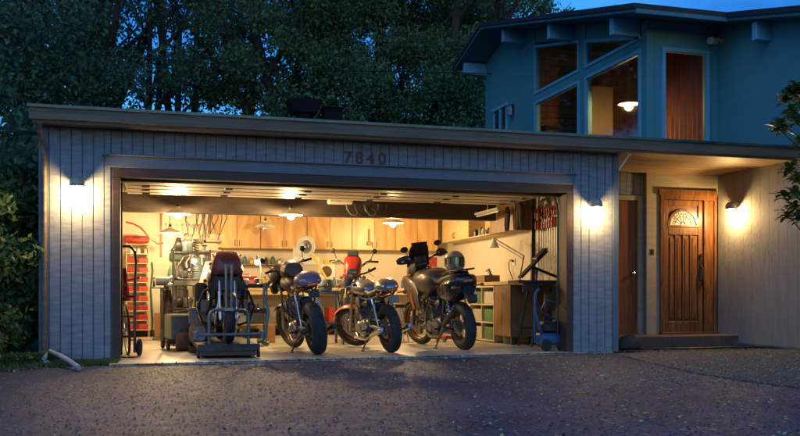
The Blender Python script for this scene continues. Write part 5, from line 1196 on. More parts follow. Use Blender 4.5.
# wall tool board left of cabinets with spanners
x0, x1 = px(160, YB), px(210, YB); zb, zt2 = 1.5, 2.35
t = thing('tool_board', 'pale plywood tool board on the rear wall left of the cabinets', 'tool board', ((x0+x1)/2, YB-.002, zb)); hw2 = (x1-x0)/2
mb = MB(); mb.box(-hw2, hw2, -.016, 0, 0, zt2-zb, .002); mb.build('panel', m_cream, t); 
for s_ in (-1, 1): mb = MB(); mb.box(min(s_*hw2, s_*(hw2-.04)), max(s_*hw2, s_*(hw2-.04)), -.03, -.0165, 0, zt2-zb, .002); mb.build('frame', m_ply, t)
for i in range(8):
    ln = .14+.02*i; mb = MB(); mb.box(-.009, .009, -.006, 0, -ln, 0, .002); mb.torus(.017, .007, 14, 6, M=T(0, -.003, .012)); mb.torus(.019, .007, 14, 6, M=T(0, -.003, -ln-.012), ax='y')
    solo('spanner', mb, m_chr, ['shortest', 'second shortest', 'third shortest', 'fourth shortest', 'fourth longest', 'third longest', 'second longest', 'longest'][i]+' steel spanner of the row on the tool board', 'spanner', (t.location.x-hw2+.1+i*(2*hw2-.2)/7, YB-.022, zt2-.25), 0, 'spanners on the tool board')
# ---- bicycle just inside the left jamb
t = thing('bicycle', 'black bicycle standing in shadow just inside the left door jamb', 'bicycle', (px(128, 1.05), 1.05, .004), R(97), lean=R(3))
for xx in (0, .98):
    mb = MB(); mb.torus(.30, .012, 44, 6, M=T(xx, 0, .322)); mb.lathe([(.0005, -.03), (.02, -.03), (.02, .03), (.0005, .03)], 10, ax='y', M=T(xx, 0, .322))
    for k in range(24): a = 2*PI*k/24; mb.tube([(xx, .02*(1 if k % 2 else -1), .322), (xx+.3*cos(a), 0, .322+.3*sin(a))], .0015, 3)
    wo = mb.build('wheel', m_alu, t); mb = MB(); mb.torus(.318, .017, 44, 8, M=T(xx, 0, .322)); mb.build('tyre', m_rub, wo)
mb = MB(); 
for a, b in (((.42, .3), (.28, .82)), ((.28, .74), (.80, .78)), ((.42, .3), (.83, .68)), ((.0, .322), (.42, .3)), ((.0, .322), (.29, .72)), ((.80, .84), (.84, .66)), ((.84, .66), (.98, .322))): mb.tube([(a[0], 0, a[1]), (b[0], 0, b[1])], .016, 8)
mb.build('frame', m_fr, t)
mb = MB(); mb.loft([(.12, .86, .06, .02, .02), (.2, .865, .065, .025, .03), (.32, .86, .03, .02, .03), (.40, .86, .012, .01, .02)], 14, 2.4); mb.build('saddle', m_seat, t)
mb = MB(); mb.tube([(.80, 0, .84), (.80, 0, .95), (.84, 0, .97)], .013); mb.tube([(.74, -.29, 1.0), (.82, -.15, .97), (.84, 0, .97), (.82, .15, .97), (.74, .29, 1.0)], .012, 8); mb.build('handlebar', m_blk, t)
mb = MB(); mb.lathe([(.08, -.003), (.095, -.003), (.095, .003), (.08, .003), (.08, -.003)], 28, ax='y', M=T(.42, -.05, .3)); mb.tube([(.42, -.06, .3), (.5, -.07, .16)], .009); mb.tube([(.42, .06, .3), (.34, .07, .44)], .009); mb.box(.46, .54, -.13, -.07, .15, .17, .004); mb.box(.3, .38, .07, .13, .43, .45, .004); mb.build('crank', m_stl, t)
# hand truck
t = thing('hand_truck', 'black hand truck with curved tubular handle against the left jamb', 'hand truck', (px(124, .62), .62, .004), R(80))
mb = MB(); 
for s_ in (-1, 1): mb.tube([(0, s_*.13, .05), (0, s_*.13, .75), (.04, s_*.13, 1.0), (.14, s_*.12, 1.18), (.10, s_*.11, 1.32)], .019, 8)
for z in (.25, .5, .75): mb.tube([(0, -.13, z), (0, .13, z)], .014, 8)
mb.tube([(.10, -.11, 1.32), (.08, -.06, 1.38), (.08, .06, 1.38), (.10, .11, 1.32)], .019, 8); mb.build('frame', m_fr, t)
mb = MB(); mb.box(-.22, .0, -.17, .17, .0, .012, .003); mb.build('toe_plate', m_fr, t)
for s_ in (-1, 1): mb = MB(); mb.lathe([(.0005, -.02), (.09, -.024), (.11, -.012), (.11, .012), (.09, .024), (.0005, .02)], 24, ax='y', M=T(.09, s_*.17, .112)); mb.build('wheel', m_rub, t)
p = yp(124.5, 268, .85); t = thing('rag', 'red shop rag hanging inside the left door jamb', 'rag', p)
mb = MB(); vs = []
for i in range(9):
    for k in range(7): q = i/8; vs.append(((-1+2*k/6)*(.02+.05*q), .02*sin(k*2+i*.2), -.42*q))
fs = [(i*7+k, i*7+k+1, (i+1)*7+k+1, (i+1)*7+k) for i in range(8) for k in range(6)]; mb.add(vs, fs); mb.add([(a, b+.01, c) for a, b, c in vs], [tuple(reversed(f)) for f in fs]); mb.build('cloth', m_red, t); mb = MB(); mb.tube([(0, 0, -.02), (-.02, 0, .06)], .005); mb.build('hook', m_stl, t)
# ---- porch clutter: broom and dark sack
p0 = (px(624, 1.9), 1.9, FZ+.004); t = thing('broom', 'broom leaning beside the plain brown side door', 'broom', p0, 0)
mb = MB(); mb.tube([(0, 0, .12), (-.10, .3, 1.35)], .011, 8); mb.build('broomstick', m_dwood, t); mb = MB(); mb.loft([(-.1, .04, .03, .03, .04), (-.08, .06, .035, .06, .06), (.08, .06, .035, .06, .06), (.1, .04, .03, .03, .04)], 12, 3); mb.build('broom_head', m_leather, t)
gx, gy = gp(627, 344); mb = MB(); mb.loft([(-.16, .08, .05, .05, .08), (-.1, .09, .12, .1, .09), (.04, .1, .14, .13, .1), (.13, .08, .1, .08, .08), (.17, .06, .04, .04, .05)], 18, 2.4); solo('dark_sack', mb, m_cloth, 'small dark sack slumped on the ground at the garage corner', 'sack', (px(629, .2), .2, .0), wob=.008)
gx, gy = gp(640, 344); mb = MB(); P = [(px(x, .22), .18, .0) for x in (622, 635)]+[(px(660, .2), .12, -.005), (px(690, .2), .1, -.0), (px(720, .1), .12, 0), (XC-.25, .16, 0), (XC-.1, .05, 0)]; mb.tube([(a, b, .012) for a, b, c in P], .014, 8); tag(mb.build('garden_hose', m_blk), 'dark hose lying along the foot of the porch step', 'hose')
# dark rain cap and box on the roof
m_matblk = mat('matte black metal', (.012, .012, .014), .9, var=.3, vs=6, spec=.1)  # near-black matte metal with low specular
t = thing('chimney', 'dark flared metal chimney cap rising behind the garage roof', 'chimney', (px(304, 5.2), 5.2, 2.886)); za = pz(304, 101, 5.2)-2.886
mb = MB(); mb.tube([(0, 0, -.0), (0, 0, za-.2)], .16, 16); mb.build('flue', m_matblk, t); mb = MB(); mb.prism([(-.22, za-.24), (.22, za-.24), (.32, za), (-.32, za)], -.22, .22); mb.build('cap', m_matblk, t)
t = thing('roof_vent', 'small dark box vent on the garage roof right of the chimney', 'roof vent', (px(332, 5.2), 5.2, 2.886)); za = pz(332, 110, 5.2)-2.886
mb = MB(); mb.box(-.17, .17, -.15, .15, 0, max(.12, za), .01); mb.build('housing', m_matblk, t); mb = MB(); mb.box(-.2, .2, -.18, .18, max(.12, za)+.001, max(.12, za)+.03, .006); mb.build('lid', m_matblk, t)

# more clutter on the left half of the rear bench
tb = thing('tool_box', 'red metal tool box on the left end of the rear workbench', 'tool box', (1.75, 6.02, .914))
mb = MB(); mb.box(-.22, .22, -.1, .1, 0, .17, .012); mb.build('case', m_red, tb); mb = MB(); mb.prism([(-.1, .171), (.1, .171), (.06, .22), (-.06, .22)], -.21, .21, ax='x'); mb.build('lid', m_red, tb); mb = MB(); mb.tube([(-.08, 0, .22), (-.07, 0, .26), (.07, 0, .26), (.08, 0, .22)], .008); mb.build('handle', m_chr, tb)
for i, (x, m, lab) in enumerate(((1.36, m_steelb, 'blue grey can at the far left end of the rear workbench'), (1.5, m_cream, 'cream can beside the red tool box on the rear workbench'), (2.1, m_yel, 'yellow bottle right of the red tool box'), (2.22, m_blk, 'black bottle right of the red tool box'), (2.36, m_green, 'green bottle between tool box and band saw'))):
    jar('bottle', lab, (x, 6.0+.1*(i % 2), .914), m, .045, .16+.03*(i % 3), m_stl)
ws = thing('wall_shelf', 'narrow plank shelf under the left pine cabinets', 'shelf', (1.9, YB-.002, 1.36)); mb = MB(); mb.box(-.6, .75, -.16, 0, 0, .02, .003); mb.build('board', m_ply, ws)
for s_ in (-.5, .65): mb = MB(); mb.prism([(-.14, -.001), (-.001, -.001), (-.001, -.12)], s_-.01, s_+.01, ax='x'); mb.build('bracket', m_blk, ws)
for i in range(9):
    jar('glass_jar', ['cream', 'red', 'steel', 'blue', 'yellow', 'white', 'black', 'green', 'silver'][i]+' jar on the plank shelf under the left cabinets', (1.36+i*.135, YB-.09, 1.383), [m_cream, m_red, m_stl, m_blue, m_yel, m_white, m_blk, m_green, m_alu][i], .035+.008*(i % 3), .10+.02*(i % 4), m_stl)
# drill press between mill and rear bench
dp = thing('drill_press', 'green pillar drill with round column behind the red motorcycle', 'drill press', (px(176, 4.6), 4.6, .004))
mb = MB(); mb.box(-.16, .16, -.22, .2, 0, .06, .015); mb.build('base', m_steelb, dp); mb = MB(); mb.tube([(0, .1, .06), (0, .1, 1.45)], .04, 14); mb.build('column', m_stl, dp)
mb = MB(); mb.box(-.11, .11, -.26, .24, 1.34, 1.50, .03); mb.box(-.09, .09, -.24, .26, 1.501, 1.57, .03); mb.build('head', m_green, dp)
mb = MB(); mb.tube([(0, -.16, 1.34), (0, -.16, 1.14)], [.035, .015], 12); mb.build('chuck', m_chr, dp); mb = MB(); mb.box(-.16, .16, -.28, .04, .92, .95, .008); mb.build('table', m_stl, dp)
mb = MB()
for k in range(3): a = 2*PI*k/3+.4; mb.tube([(.12, -.1, 1.42), (.16, -.1+.14*cos(a), 1.42+.14*sin(a))], .006, 5); mb.ball((.16, -.1+.14*cos(a), 1.42+.14*sin(a)), .015, n=8)
mb.build('feed_handle', m_blk, dp)
# stool and floor jack, small things on the floor
st = thing('shop_stool', 'round black shop stool behind the silver motorcycle', 'stool', (px(398, 3.4), 3.4, .004))
mb = MB(); mb.lathe([(.0005, .56), (.15, .56), (.165, .585), (.15, .62), (.0005, .625)], 24); mb.build('seat', m_seat, st)
for k in range(4): a = PI/4+k*PI/2; mb = MB(); mb.tube([(.09*cos(a), .09*sin(a), .56), (.2*cos(a), .2*sin(a), 0)], .012, 8); mb.build('leg', m_chr, st)
mb = MB(); mb.torus(.15, .008, 24, 6, M=T(0, 0, .25), ax='z'); mb.build('foot_ring', m_chr, st)
fj = thing('floor_jack', 'low red floor jack between the silver and the adventure motorcycle', 'floor jack', (px(441, 3.0), 3.0, .004), .3)
mb = MB(); mb.box(-.1, -.07, -.28, .28, .04, .11, .01); mb.box(.07, .1, -.28, .28, .04, .11, .01); mb.box(-.07, .07, .1, .26, .05, .13, .01); mb.build('chassis', m_red, fj); mb = MB(); mb.tube([(0, .2, .1), (0, .55, .75)], .014, 8); mb.build('handle', m_stl, fj)
for a in (-.25, .25):
    for b in (-.11, .11): mb = MB(); mb.lathe([(.0005, -.015), (.04, -.015), (.04, .015), (.0005, .015)], 16, M=T(b, a, .04) @ Ry(PI/2)); mb.build('wheel', m_stl, fj)

rk = thing('parts_rack', 'open black steel rack crowded with dark machine parts behind the canvas bag', 'rack', (px(193, 2.9), 3.0, .004))
for z in (.1, .55, 1.0, 1.4): mb = MB(); mb.box(-.3, .26, -.2, .2, z, z+.02, .003); mb.build('shelf', m_blk, rk)
for a in (-.29, .25):
    for b in (-.19, .19): mb = MB(); mb.box(a-.012, a+.012, b-.012, b+.012, 0, 1.46, .002); mb.build('post', m_fr, rk)
rdm = random.Random(4); lv = ['lowest', 'second', 'third', 'top']
shp = ['gearbox casing', 'boxy motor', 'coiled spring', 'round flywheel']
for i in range(16):
    k = i//4; j = i % 4; mb = MB()
    if j == 0: mb.loft([(-.07, .08, .04, .05, .07), (-.03, .09, .06, .09, .08), (.05, .08, .055, .07, .07), (.07, .08, .03, .04, .05)], 14, 2.6)
    elif j == 1: mb.box(-.055, .055, -.07, .07, 0, .17, .02); mb.tube([(-.02, -.08, .1), (-.02, -.12, .14), (.03, -.1, .2)], .012, 6)
    elif j == 2: mb.tube([(.04*cos(q*.8), .04*sin(q*.8), .006+.0045*q) for q in range(48)], .008, 5)
    else: mb.lathe([(.0005, 0), (.06, 0), (.065, .02), (.03, .04), (.03, .1), (.055, .12), (.0005, .13)], 18)
    solo('machine_part', mb, [m_steelb, m_blk, m_stl, m_fr][(i+k) % 4], shp[j]+' on the '+lv[k]+' shelf of the black parts rack', 'machine part', (rk.location.x-.2+j*.125, 3.0+rdm.uniform(-.08, .05), [.124, .574, 1.024, 1.424][k]), rdm.uniform(0, 3))
mb = MB(); mb.torus(.27, .055, 40, 10, M=T(0, 0, .325) @ Rx(R(-8))); sw = solo('motorcycle_tyre_casing', mb, m_rub, 'spare motorcycle tyre leaning against the black parts rack', 'tyre', (px(208, 2.7), 2.68, 0), .35)
cj = thing('coat', 'dark work coat hanging from the tool board at the left rear', 'clothing', (px(186, 6.2), 6.3, 1.95)); mb = MB(); mb.loft([(-.01, 0, .02, .02, .02), (-.0, 0, .1, .05, .05)], 8) if False else mb.tube([(0, 0, 0), (0, 0, -.1), (0, -.02, -.4), (0, 0, -.75)], [.03, .15, .17, .20], 14, flat=.4); mb.build('coat_body', m_cloth, cj)
for s_ in (-1, 1): mb = MB(); mb.tube([(s_*.12, 0, -.1), (s_*.21, -.02, -.35), (s_*.2, -.03, -.6)], [.05, .055, .045], 8); mb.build('sleeve', m_cloth, cj)
# roof-hung strip light near the door and ladder on right side wall

for (x, lab, m, nm) in ((174, 'tall green gas cylinder chained in the left rear corner', m_green, 'gas_cylinder'), (181, 'tall black gas cylinder chained in the left rear corner', m_blk, 'gas_cylinder')):
    mb = MB(); mb.lathe([(.0005, 0), (.11, 0), (.115, .02), (.115, 1.15), (.10, 1.25), (.05, 1.32), (.03, 1.34), (.03, 1.4), (.045, 1.41), (.045, 1.45), (.0005, 1.46)], 22); solo(nm, mb, m, lab, 'gas cylinder', (px(x, 5.75), 5.8, .004), 0, 'gas cylinders')
fn = thing('desk_fan', 'small black desk fan on the rear workbench behind the lift', 'fan', (2.28, 5.85, .914)); mb = MB(); mb.lathe([(.0005, 0), (.09, 0), (.08, .02), (.015, .03), (.012, .16), (.0005, .16)], 18); mb.build('base', m_blk, fn)
mb = MB(); mb.torus(.13, .006, 30, 6, M=T(0, -.04, .27)); mb.torus(.13, .006, 30, 6, M=T(0, .02, .27)); mb.torus(.07, .003, 20, 5, M=T(0, -.05, .27))
for k in range(16): a = 2*PI*k/16; mb.tube([(0, -.055, .27), (.13*cos(a), -.04, .27+.13*sin(a))], .002, 4)
mb.build('cage', m_stl, fn); mb = MB()
for k in range(4): a = PI/2*k; mb.box(.015, .11, -.012, -.006, -.035, .035, .004, M=T(0, 0, .27) @ Ry(a) @ Rx(.3))
mb.tube([(0, -.02, .27), (0, .07, .27)], .035, 12); mb.build('blade', m_steelb, fn)
for i, (x, w2, h2, m, lab) in enumerate(((1.32, .16, .24, mat('cardboard', (.33, .17, .07), .8, var=.12, vs=8), 'brown carton on the shelf board of the rear workbench, far left'), (1.62, .2, .16, m_steelb, 'blue grey crate on the shelf board of the rear workbench'), (2.0, .18, .3, m_blk, 'tall black case on the shelf board of the rear workbench'), (2.9, .22, .22, MATS['cardboard'], 'brown carton under the rear workbench behind the trestle'), (3.5, .2, .3, m_red, 'red crate under the rear workbench'), (4.4, .24, .2, m_cream, 'cream crate under the rear workbench at the right'))):
    mb = MB(); mb.box(-w2, w2*.0+.12, -.12, .14, 0, h2, .008); mb.box(-w2+.02, .10, -.125, -.1205, h2*.35, h2*.6); solo('crate', mb, m, lab, 'crate', (x, 6.0, .238), .05*i)

wc = thing('welding_cart', 'dark welding machine on a wheeled cart with coiled leads left of the lift', 'welding machine', (px(180, 1.9), 2.0, .004), .15)
mb = MB(); mb.box(-.17, .17, -.28, .28, .14, .50, .02); mb.box(-.10, .10, -.285, -.2805, .26, .44, .002); mb.build('housing', m_steelb, wc); mb = MB(); mb.box(-.19, .19, -.3, .3, .09, .135, .005); mb.tube([(-.17, .27, .1), (-.17, .32, .85), (.17, .32, .85), (.17, .27, .1)], .014, 8); mb.build('cart', m_fr, wc)
for a in (-1, 1):
    for b in (-.22, .22): mb = MB(); mb.lathe([(.0005, -.02), (.065, -.02), (.075, 0), (.065, .02), (.0005, .02)], 20, M=T(a*.20, b, .076) @ Ry(PI/2)); mb.build('wheel', m_rub, wc)
mb = MB()
for k in range(4): mb.torus(.12+.012*k, .012, 26, 6, M=T(-.0, -.0+.02*k, .55) @ Rx(PI/2*.9), ax='y')
mb.build('cable', m_rub, wc)
for k in range(3):
    mb = MB(); mb.torus(.25, .065, 40, 10, ax='z'); solo('stacked_motorcycle_tyre_casing', mb, m_rub, ['lowest', 'middle', 'topmost'][k]+' tyre of the stack behind the left side of the lift', 'tyre', (px(212, 3.7), 3.75, .07+k*.135), 0, 'stacked tyres')
mb = MB(); rdm = random.Random(9)
for k in range(7):
    x = px(186+k*5, 3.3); mb.tube([(x, 3.34, 2.2), (x+rdm.uniform(-.08, .08), 3.36, 1.95), (x+rdm.uniform(.02, .14), 3.36, rdm.uniform(1.55, 1.8)), (x+rdm.uniform(.1, .2), 3.35, 2.0), (x+.16, 3.34, 2.2)], .009, 6)
tag(mb.build('hanging_cable', m_rub), 'tangle of dark cables looped below the beam at the left', 'cable')
# ================================================================ vegetation
def leafmat(name, c, c2, rough=.6, trl=.42):
    m = bpy.data.materials.new(name); m.use_nodes = True; nt = m.node_tree; n = nt.nodes; L = nt.links; b = n['Principled BSDF']
    ge = n.new('ShaderNodeNewGeometry'); cr = n.new('ShaderNodeValToRGB'); cr.color_ramp.elements[0].color = (*c, 1); cr.color_ramp.elements[1].color = (*c2, 1)
    L.new(ge.outputs['Random Per Island'], cr.inputs[0]); L.new(cr.outputs[0], b.inputs['Base Color']); b.inputs['Roughness'].default_value = rough
    tr = n.new('ShaderNodeBsdfTranslucent'); L.new(cr.outputs[0], tr.inputs['Color']); mx = n.new('ShaderNodeMixShader'); mx.inputs[0].default_value = trl
    L.new(b.outputs[0], mx.inputs[1]); L.new(tr.outputs[0], mx.inputs[2]); L.new(mx.outputs[0], n['Material Output'].inputs[0])
    return m
m_leafA = leafmat('broadleaf dark', (.05, .12, .07), (.17, .30, .15))
m_leafB = leafmat('broadleaf mid', (.06, .14, .06), (.22, .34, .13))
m_leafC = leafmat('shrub green', (.04, .11, .04), (.15, .23, .07))
m_bark = mat('bark', (.05, .04, .032), .95, var=.4, vs=10, bump=1, bs=20, stretch=(1, 1, .3))
def leaves(rs, centers, radii, npc, size, aspect=.5):
    """arrays of leaf rhombs clustered round centres"""
    C_ = np.repeat(centers, npc, 0); Rr = np.repeat(radii, npc, 0); N = len(C_)
    d = rs.normal(size=(N, 3)); d /= np.linalg.norm(d, axis=1)[:, None]; rad = rs.random(N)**.45
    P = C_+d*Rr[:, None]*rad[:, None]*np.array([1, 1, .75])
    u = rs.normal(size=(N, 3)); u[:, 2] -= .4; u /= np.linalg.norm(u, axis=1)[:, None]
    v = np.cross(u, rs.normal(size=(N, 3))); v /= np.linalg.norm(v, axis=1)[:, None]
    s = size*(.6+.8*rs.random(N))[:, None]
    q = np.stack([P-u*s, P+v*s*aspect, P+u*s, P-v*s*aspect], 1).reshape(-1, 3)
    return q
def leafmesh(name, q, m, parent=None, loc=(0, 0, 0)):
    N = len(q)//4; me = bpy.data.meshes.new(name); me.vertices.add(len(q)); me.vertices.foreach_set('co', (q-np.array(loc)).astype(np.float32).ravel())
    me.loops.add(len(q)); me.loops.foreach_set('vertex_index', np.arange(len(q), dtype=np.int32)); me.polygons.add(N)
    me.polygons.foreach_set('loop_start', np.arange(0, len(q), 4, dtype=np.int32)); me.polygons.foreach_set('loop_total', np.full(N, 4, np.int32)); me.update(calc_edges=True)
    me.materials.append(m); o = bpy.data.objects.new(name, me); COL.objects.link(o)
    if parent is not None: o.parent = parent
    return o
def tree(label, x, y, h, cr, zc, ncl, npc, size, m, seed, trunk=.2, forks=4, group='trees behind the garage', clr=.9, flat=1.0, name='tree', cat='tree', lk=.6):
    rs = np.random.default_rng(seed); rd = random.Random(seed)
    t = thing(name, label, cat, (x, y, -.06), 0, group)
    mb = MB()
    tips = []
    def limb(p, d, ln, r_, lev):
        pts = [p]; q = Vector(p); dd = Vector(d)
        for i in range(4):
            dd = (dd+Vector((rd.uniform(-.16, .16), rd.uniform(-.16, .16), rd.uniform(-.02, .12)))).normalized(); q = q+dd*ln/4; pts.append(tuple(q))
            if lev < 2 and i >= 1:
                for _ in range(2 if lev == 0 else 1):
                    a = rd.uniform(0, 2*PI); nd = (dd*.6+Vector((cos(a), sin(a), rd.uniform(.0, .5)))*.8).normalized(); limb(tuple(q), nd, ln*rd.uniform(.45, .65)*(lk if lev == 0 else 1), r_*.45*(1-i*.12), lev+1)
        mb.tube(pts, [r_, r_*.85, r_*.7, r_*.5, r_*.25], 7 if lev == 0 else 5); tips.append(pts[-1])
    for k in range(forks):
        a = 2*PI*k/forks+rd.random(); sp = .0 if forks == 1 else .16; limb((cos(a)*.12*(forks > 1), sin(a)*.12*(forks > 1), 0), Vector((cos(a)*sp, sin(a)*sp, 1)).normalized(), h*.9, trunk, 0)
    mb.build('trunk', m_bark, t)
    d = rs.normal(size=(ncl, 3)); d /= np.linalg.norm(d, axis=1)[:, None]; rad = rs.random(ncl)**.5
    c = d*rad[:, None]*np.array([cr, cr*.8, (h-zc)*flat])+np.array([0, 0, zc])
    c = c[c[:, 2] > .2]; rr = clr*(.5+.8*rs.random(len(c)))
    leafmesh('crown', leaves(rs, c, rr, npc, size), m, t)
    return t
WX = lambda p, Y: px(p, Y)
specs = [   # label, picture column, Y, height, crown radius, crown centre z, clusters, leaves, size, mat
 ('tall dark evergreen at the far left behind the bushes', 20, 11, 13, 3.6, 6.5, 110, 330, .085, m_leafA, 1, .22, 2, .85),
 ('dense dark tree behind the left end of the garage roof', 46, 14, 14, 2.3, 7.0, 66, 280, .085, m_leafA, 2, .22, 3, .8),
 ('thin multi-stemmed tree with sparse leaves against bright sky', 112, 13, 13, 2.4, 8.2, 60, 55, .085, m_leafA, 3, .12, 6, .55),
 ('sparse leafy tree behind the roof, right of the multi-stemmed tree', 172, 17, 15, 3.6, 8.2, 80, 70, .09, m_leafA, 4, .16, 4, .65),
 ('tree with dark upright trunk and drooping foliage left of the chimney', 242, 14, 13, 2.3, 8.8, 46, 220, .085, m_leafB, 5, .24, 2, .75),
 ('broad leafy maple above the chimney with autumn flecks', 306, 12.5, 12.5, 3.1, 7.4, 84, 300, .08, m_leafB, 6, .22, 3, .8),
 ('dark thick tree right of the maple behind the garage', 376, 15, 15, 3.0, 9.0, 62, 300, .09, m_leafA, 7, .26, 3, .85),
 ('broad tree with dense foliage beside the gable of the house', 440, 13, 12.5, 3.4, 6.6, 140, 340, .08, m_leafB, 8, .24, 3, .8),
 ('tall tree crown overhanging behind the roof peak of the house', 492, 16.5, 13.6, 3.0, 8.9, 120, 300, .085, m_leafB, 9, .24, 3, .8),
]
for s in specs: tree(s[0], WX(s[1], s[2]), s[2], s[3], s[4], s[5], s[6], int(s[7]*1.75), s[8]*.68, s[9], s[10], s[11], s[12], clr=s[13]*1.05)
# far wood closing the view low behind
rs = np.random.default_rng(33); c = np.stack([rs.uniform(-22, 16, 420), rs.uniform(24, 30, 420), rs.uniform(0, 3.2, 420)], 1); c[:, 2] *= (.75+.3*np.sin(c[:, 0]*.9))
o = leafmesh('far_woods', leaves(rs, c, 1.1+rs.random(420)*.6, 130, .13), m_leafA); tag(o, 'dark mass of far woodland behind the trees', 'woods', kind='stuff')
# small treetop poking above the house roof
tree('small treetop poking up behind the house roof', WX(556, 15), 15, 10.2, .8, 9.55, 16, 190, .06, m_leafB, 21, .04, 1, clr=.42, lk=.12)
# left bushes
def bush(label, x, y, h, r_, n_, npc, size, m, seed, clr=.35, name='bush'):
    rs = np.random.default_rng(seed); rd = random.Random(seed); t = thing(name, label, 'bush', (x, y, -.06), 0, 'bushes beside the garage')
    d = rs.normal(size=(n_, 3)); d /= np.linalg.norm(d, axis=1)[:, None]; rad = rs.random(n_)**.4
    c = d*rad[:, None]*np.array([r_, r_, h*.5])+np.array([0, 0, h*.5]); leafmesh('foliage', leaves(rs, c, clr*(.6+.8*rs.random(n_)), npc, size), m, t)
    mb = MB()
    for k in range(7):
        a = rd.uniform(0, 2*PI); mb.tube([(.05*cos(a), .05*sin(a), 0), (r_*.3*cos(a), r_*.3*sin(a), h*.4), (r_*.6*cos(a), r_*.6*sin(a), h*.8)], [.03, .02, .008], 6)
    mb.build('stem', m_bark, t)
bush('tall dark shrub touching the left corner of the garage', -2.1, .9, 3.6, .95, 130, 150, .055, m_leafA, 41)
bush('tall broad shrub at the left edge behind the corner shrub', -3.6, 2.0, 4.6, 1.5, 170, 150, .06, m_leafA, 42, .45)
bush('leafy green bush in front at the left edge of the driveway', -3.0, -.6, 1.9, .95, 120, 150, .045, m_leafC, 43, .3)
bush('low green bush at the foot of the garage corner', -2.15, -.25, .9, .6, 70, 150, .035, m_leafC, 44, .22)
bush('fresh green bush at the left picture edge above the weeds', -3.7, .3, 2.9, 1.0, 130, 170, .05, m_leafC, 47, .32)
bush('loose green bush against the garage side wall', -1.75, .35, 2.2, .55, 80, 150, .045, m_leafC, 48, .26)
bush('tall dark shrub at the far left filling the gap under the trees', -5.2, 4.5, 5.4, 1.9, 170, 150, .07, m_leafA, 45, .55)
# ground cover
rs = np.random.default_rng(50)
def strip(n_, fn, size, m, name, label, cat, hz=.06):
    P = np.array([fn() for _ in range(n_)]); u = rs.normal(size=(n_, 3))*np.array([.35, .35, 0])+np.array([0, 0, 1.0]); u /= np.linalg.norm(u, axis=1)[:, None]
    v = np.cross(u, rs.normal(size=(n_, 3))); v /= np.linalg.norm(v, axis=1)[:, None]; s = size*(.5+rs.random(n_))[:, None]
    q = np.stack([P-v*s*.12, P+v*s*.12, P+u*s+v*s*.03, P+u*s-v*s*.03], 1).reshape(-1, 3); o = leafmesh(name, q, m); tag(o, label, cat, kind='stuff')
def gl():
    x = rs.uniform(-4.2, -.35); e = max(0, (-.45-x)/3.6); y = rs.uniform(-.12-.22-e*2.3+.15*math.sin(x*5), -.03+.0*x if x > XL-.05 else 1.0)
    return (x, y, -.03)
strip(9000, gl, .055, m_leafC, 'grass', 'short green grass along the foot of the garage wall', 'grass')
P = np.array([(rs.uniform(-4.3, -1.0), 0, 0) for _ in range(9000)]); P[:, 1] = -.15-((-1.0-P[:, 0])/3.3)*1.9+rs.random(9000)*1.4*((-1.0-P[:, 0])/3.3+.08); P[:, 2] = rs.random(9000)*.14-.02
u = rs.normal(size=(9000, 3)); u /= np.linalg.norm(u, axis=1)[:, None]; v = np.cross(u, rs.normal(size=(9000, 3))); v /= np.linalg.norm(v, axis=1)[:, None]; s = .03*(.5+rs.random(9000))[:, None]
tag(leafmesh('ground_cover', np.stack([P-u*s, P+v*s*.5, P+u*s, P-v*s*.5], 1).reshape(-1, 3), m_leafC), 'low ivy and weeds spreading at the left driveway edge', 'weeds', kind='stuff')
# fallen leaves and grit on the driveway
m_fall = leafmat('fallen leaves', (.52, .40, .07), (.85, .76, .28), .6, .1); m_fall2 = leafmat('dark fallen leaves', (.05, .035, .02), (.16, .11, .05), .7, .1)
def scatter(n_, fn, s0, s1, m, name, label, z=-.008, cat='leaves', tilt=.16):
    P = np.array([fn() for _ in range(n_)]); a = rs.random(n_)*2*PI; b = rs.normal(size=(n_, 2))*tilt
    u = np.stack([np.cos(a), np.sin(a), b[:, 0]], 1); v = np.stack([-np.sin(a), np.cos(a), b[:, 1]], 1); s = (s0+(s1-s0)*rs.random(n_))[:, None]
    P = np.column_stack([P, np.full(n_, z)+.5*s[:, 0]*tilt]); 
    q = np.stack([P-u*s, P+v*s*.6, P+u*s, P-v*s*.6], 1).reshape(-1, 3); o = leafmesh(name, q, m); tag(o, label, cat, kind='stuff')
def dl():
    while True:
        x, y = rs.uniform(-3, 9.5), -rs.random()**.8*7.5-.35
        dens = .25+.75*min(1, max(0, (x+.5)/3.5))
        if y > slab_front(x)-.02 and x < 5.7: continue
        if rs.random() < dens: return (x, y)
scatter(5200, dl, .009, .021, m_fall, 'fallen_leaves', 'small yellow leaves scattered over the driveway')
scatter(1500, dl, .008, .022, m_fall2, 'dry_leaf_litter', 'dark dry leaf litter scattered over the driveway')
def gr(): p = gp(rs.uniform(640, 830), rs.uniform(350, 385)); return (p[0], min(p[1], .1))
scatter(5200, gr, .004, .012, mat('grit', (.30, .28, .22), .9), 'gravel', 'loose grit and twigs on the bed by the porch', z=-.0, cat='gravel', tilt=.35)
# pale bent pipe in the weeds
mb = MB(); P = [gp(44, 364), gp(50, 362.5), gp(60, 364.5), gp(70, 367), gp(79, 369.5)]; zz = [.06, .13, .10, .06, .02]
mb.tube([(p[0], p[1], z) for p, z in zip(P, zz)], .026, 8); mb.tube([(P[0][0]-.05, P[0][1]-.03, 0), (P[0][0]+.05, P[0][1]-.1, .03), (P[1][0]+.02, P[1][1]-.2, 0)], .016, 8)
tag(mb.build('drain_pipe', mat('weathered pale plastic', (.42, .45, .48), .5, var=.15, vs=10)), 'pale bent plastic pipe lying in the weeds by the left garage wall', 'pipe')
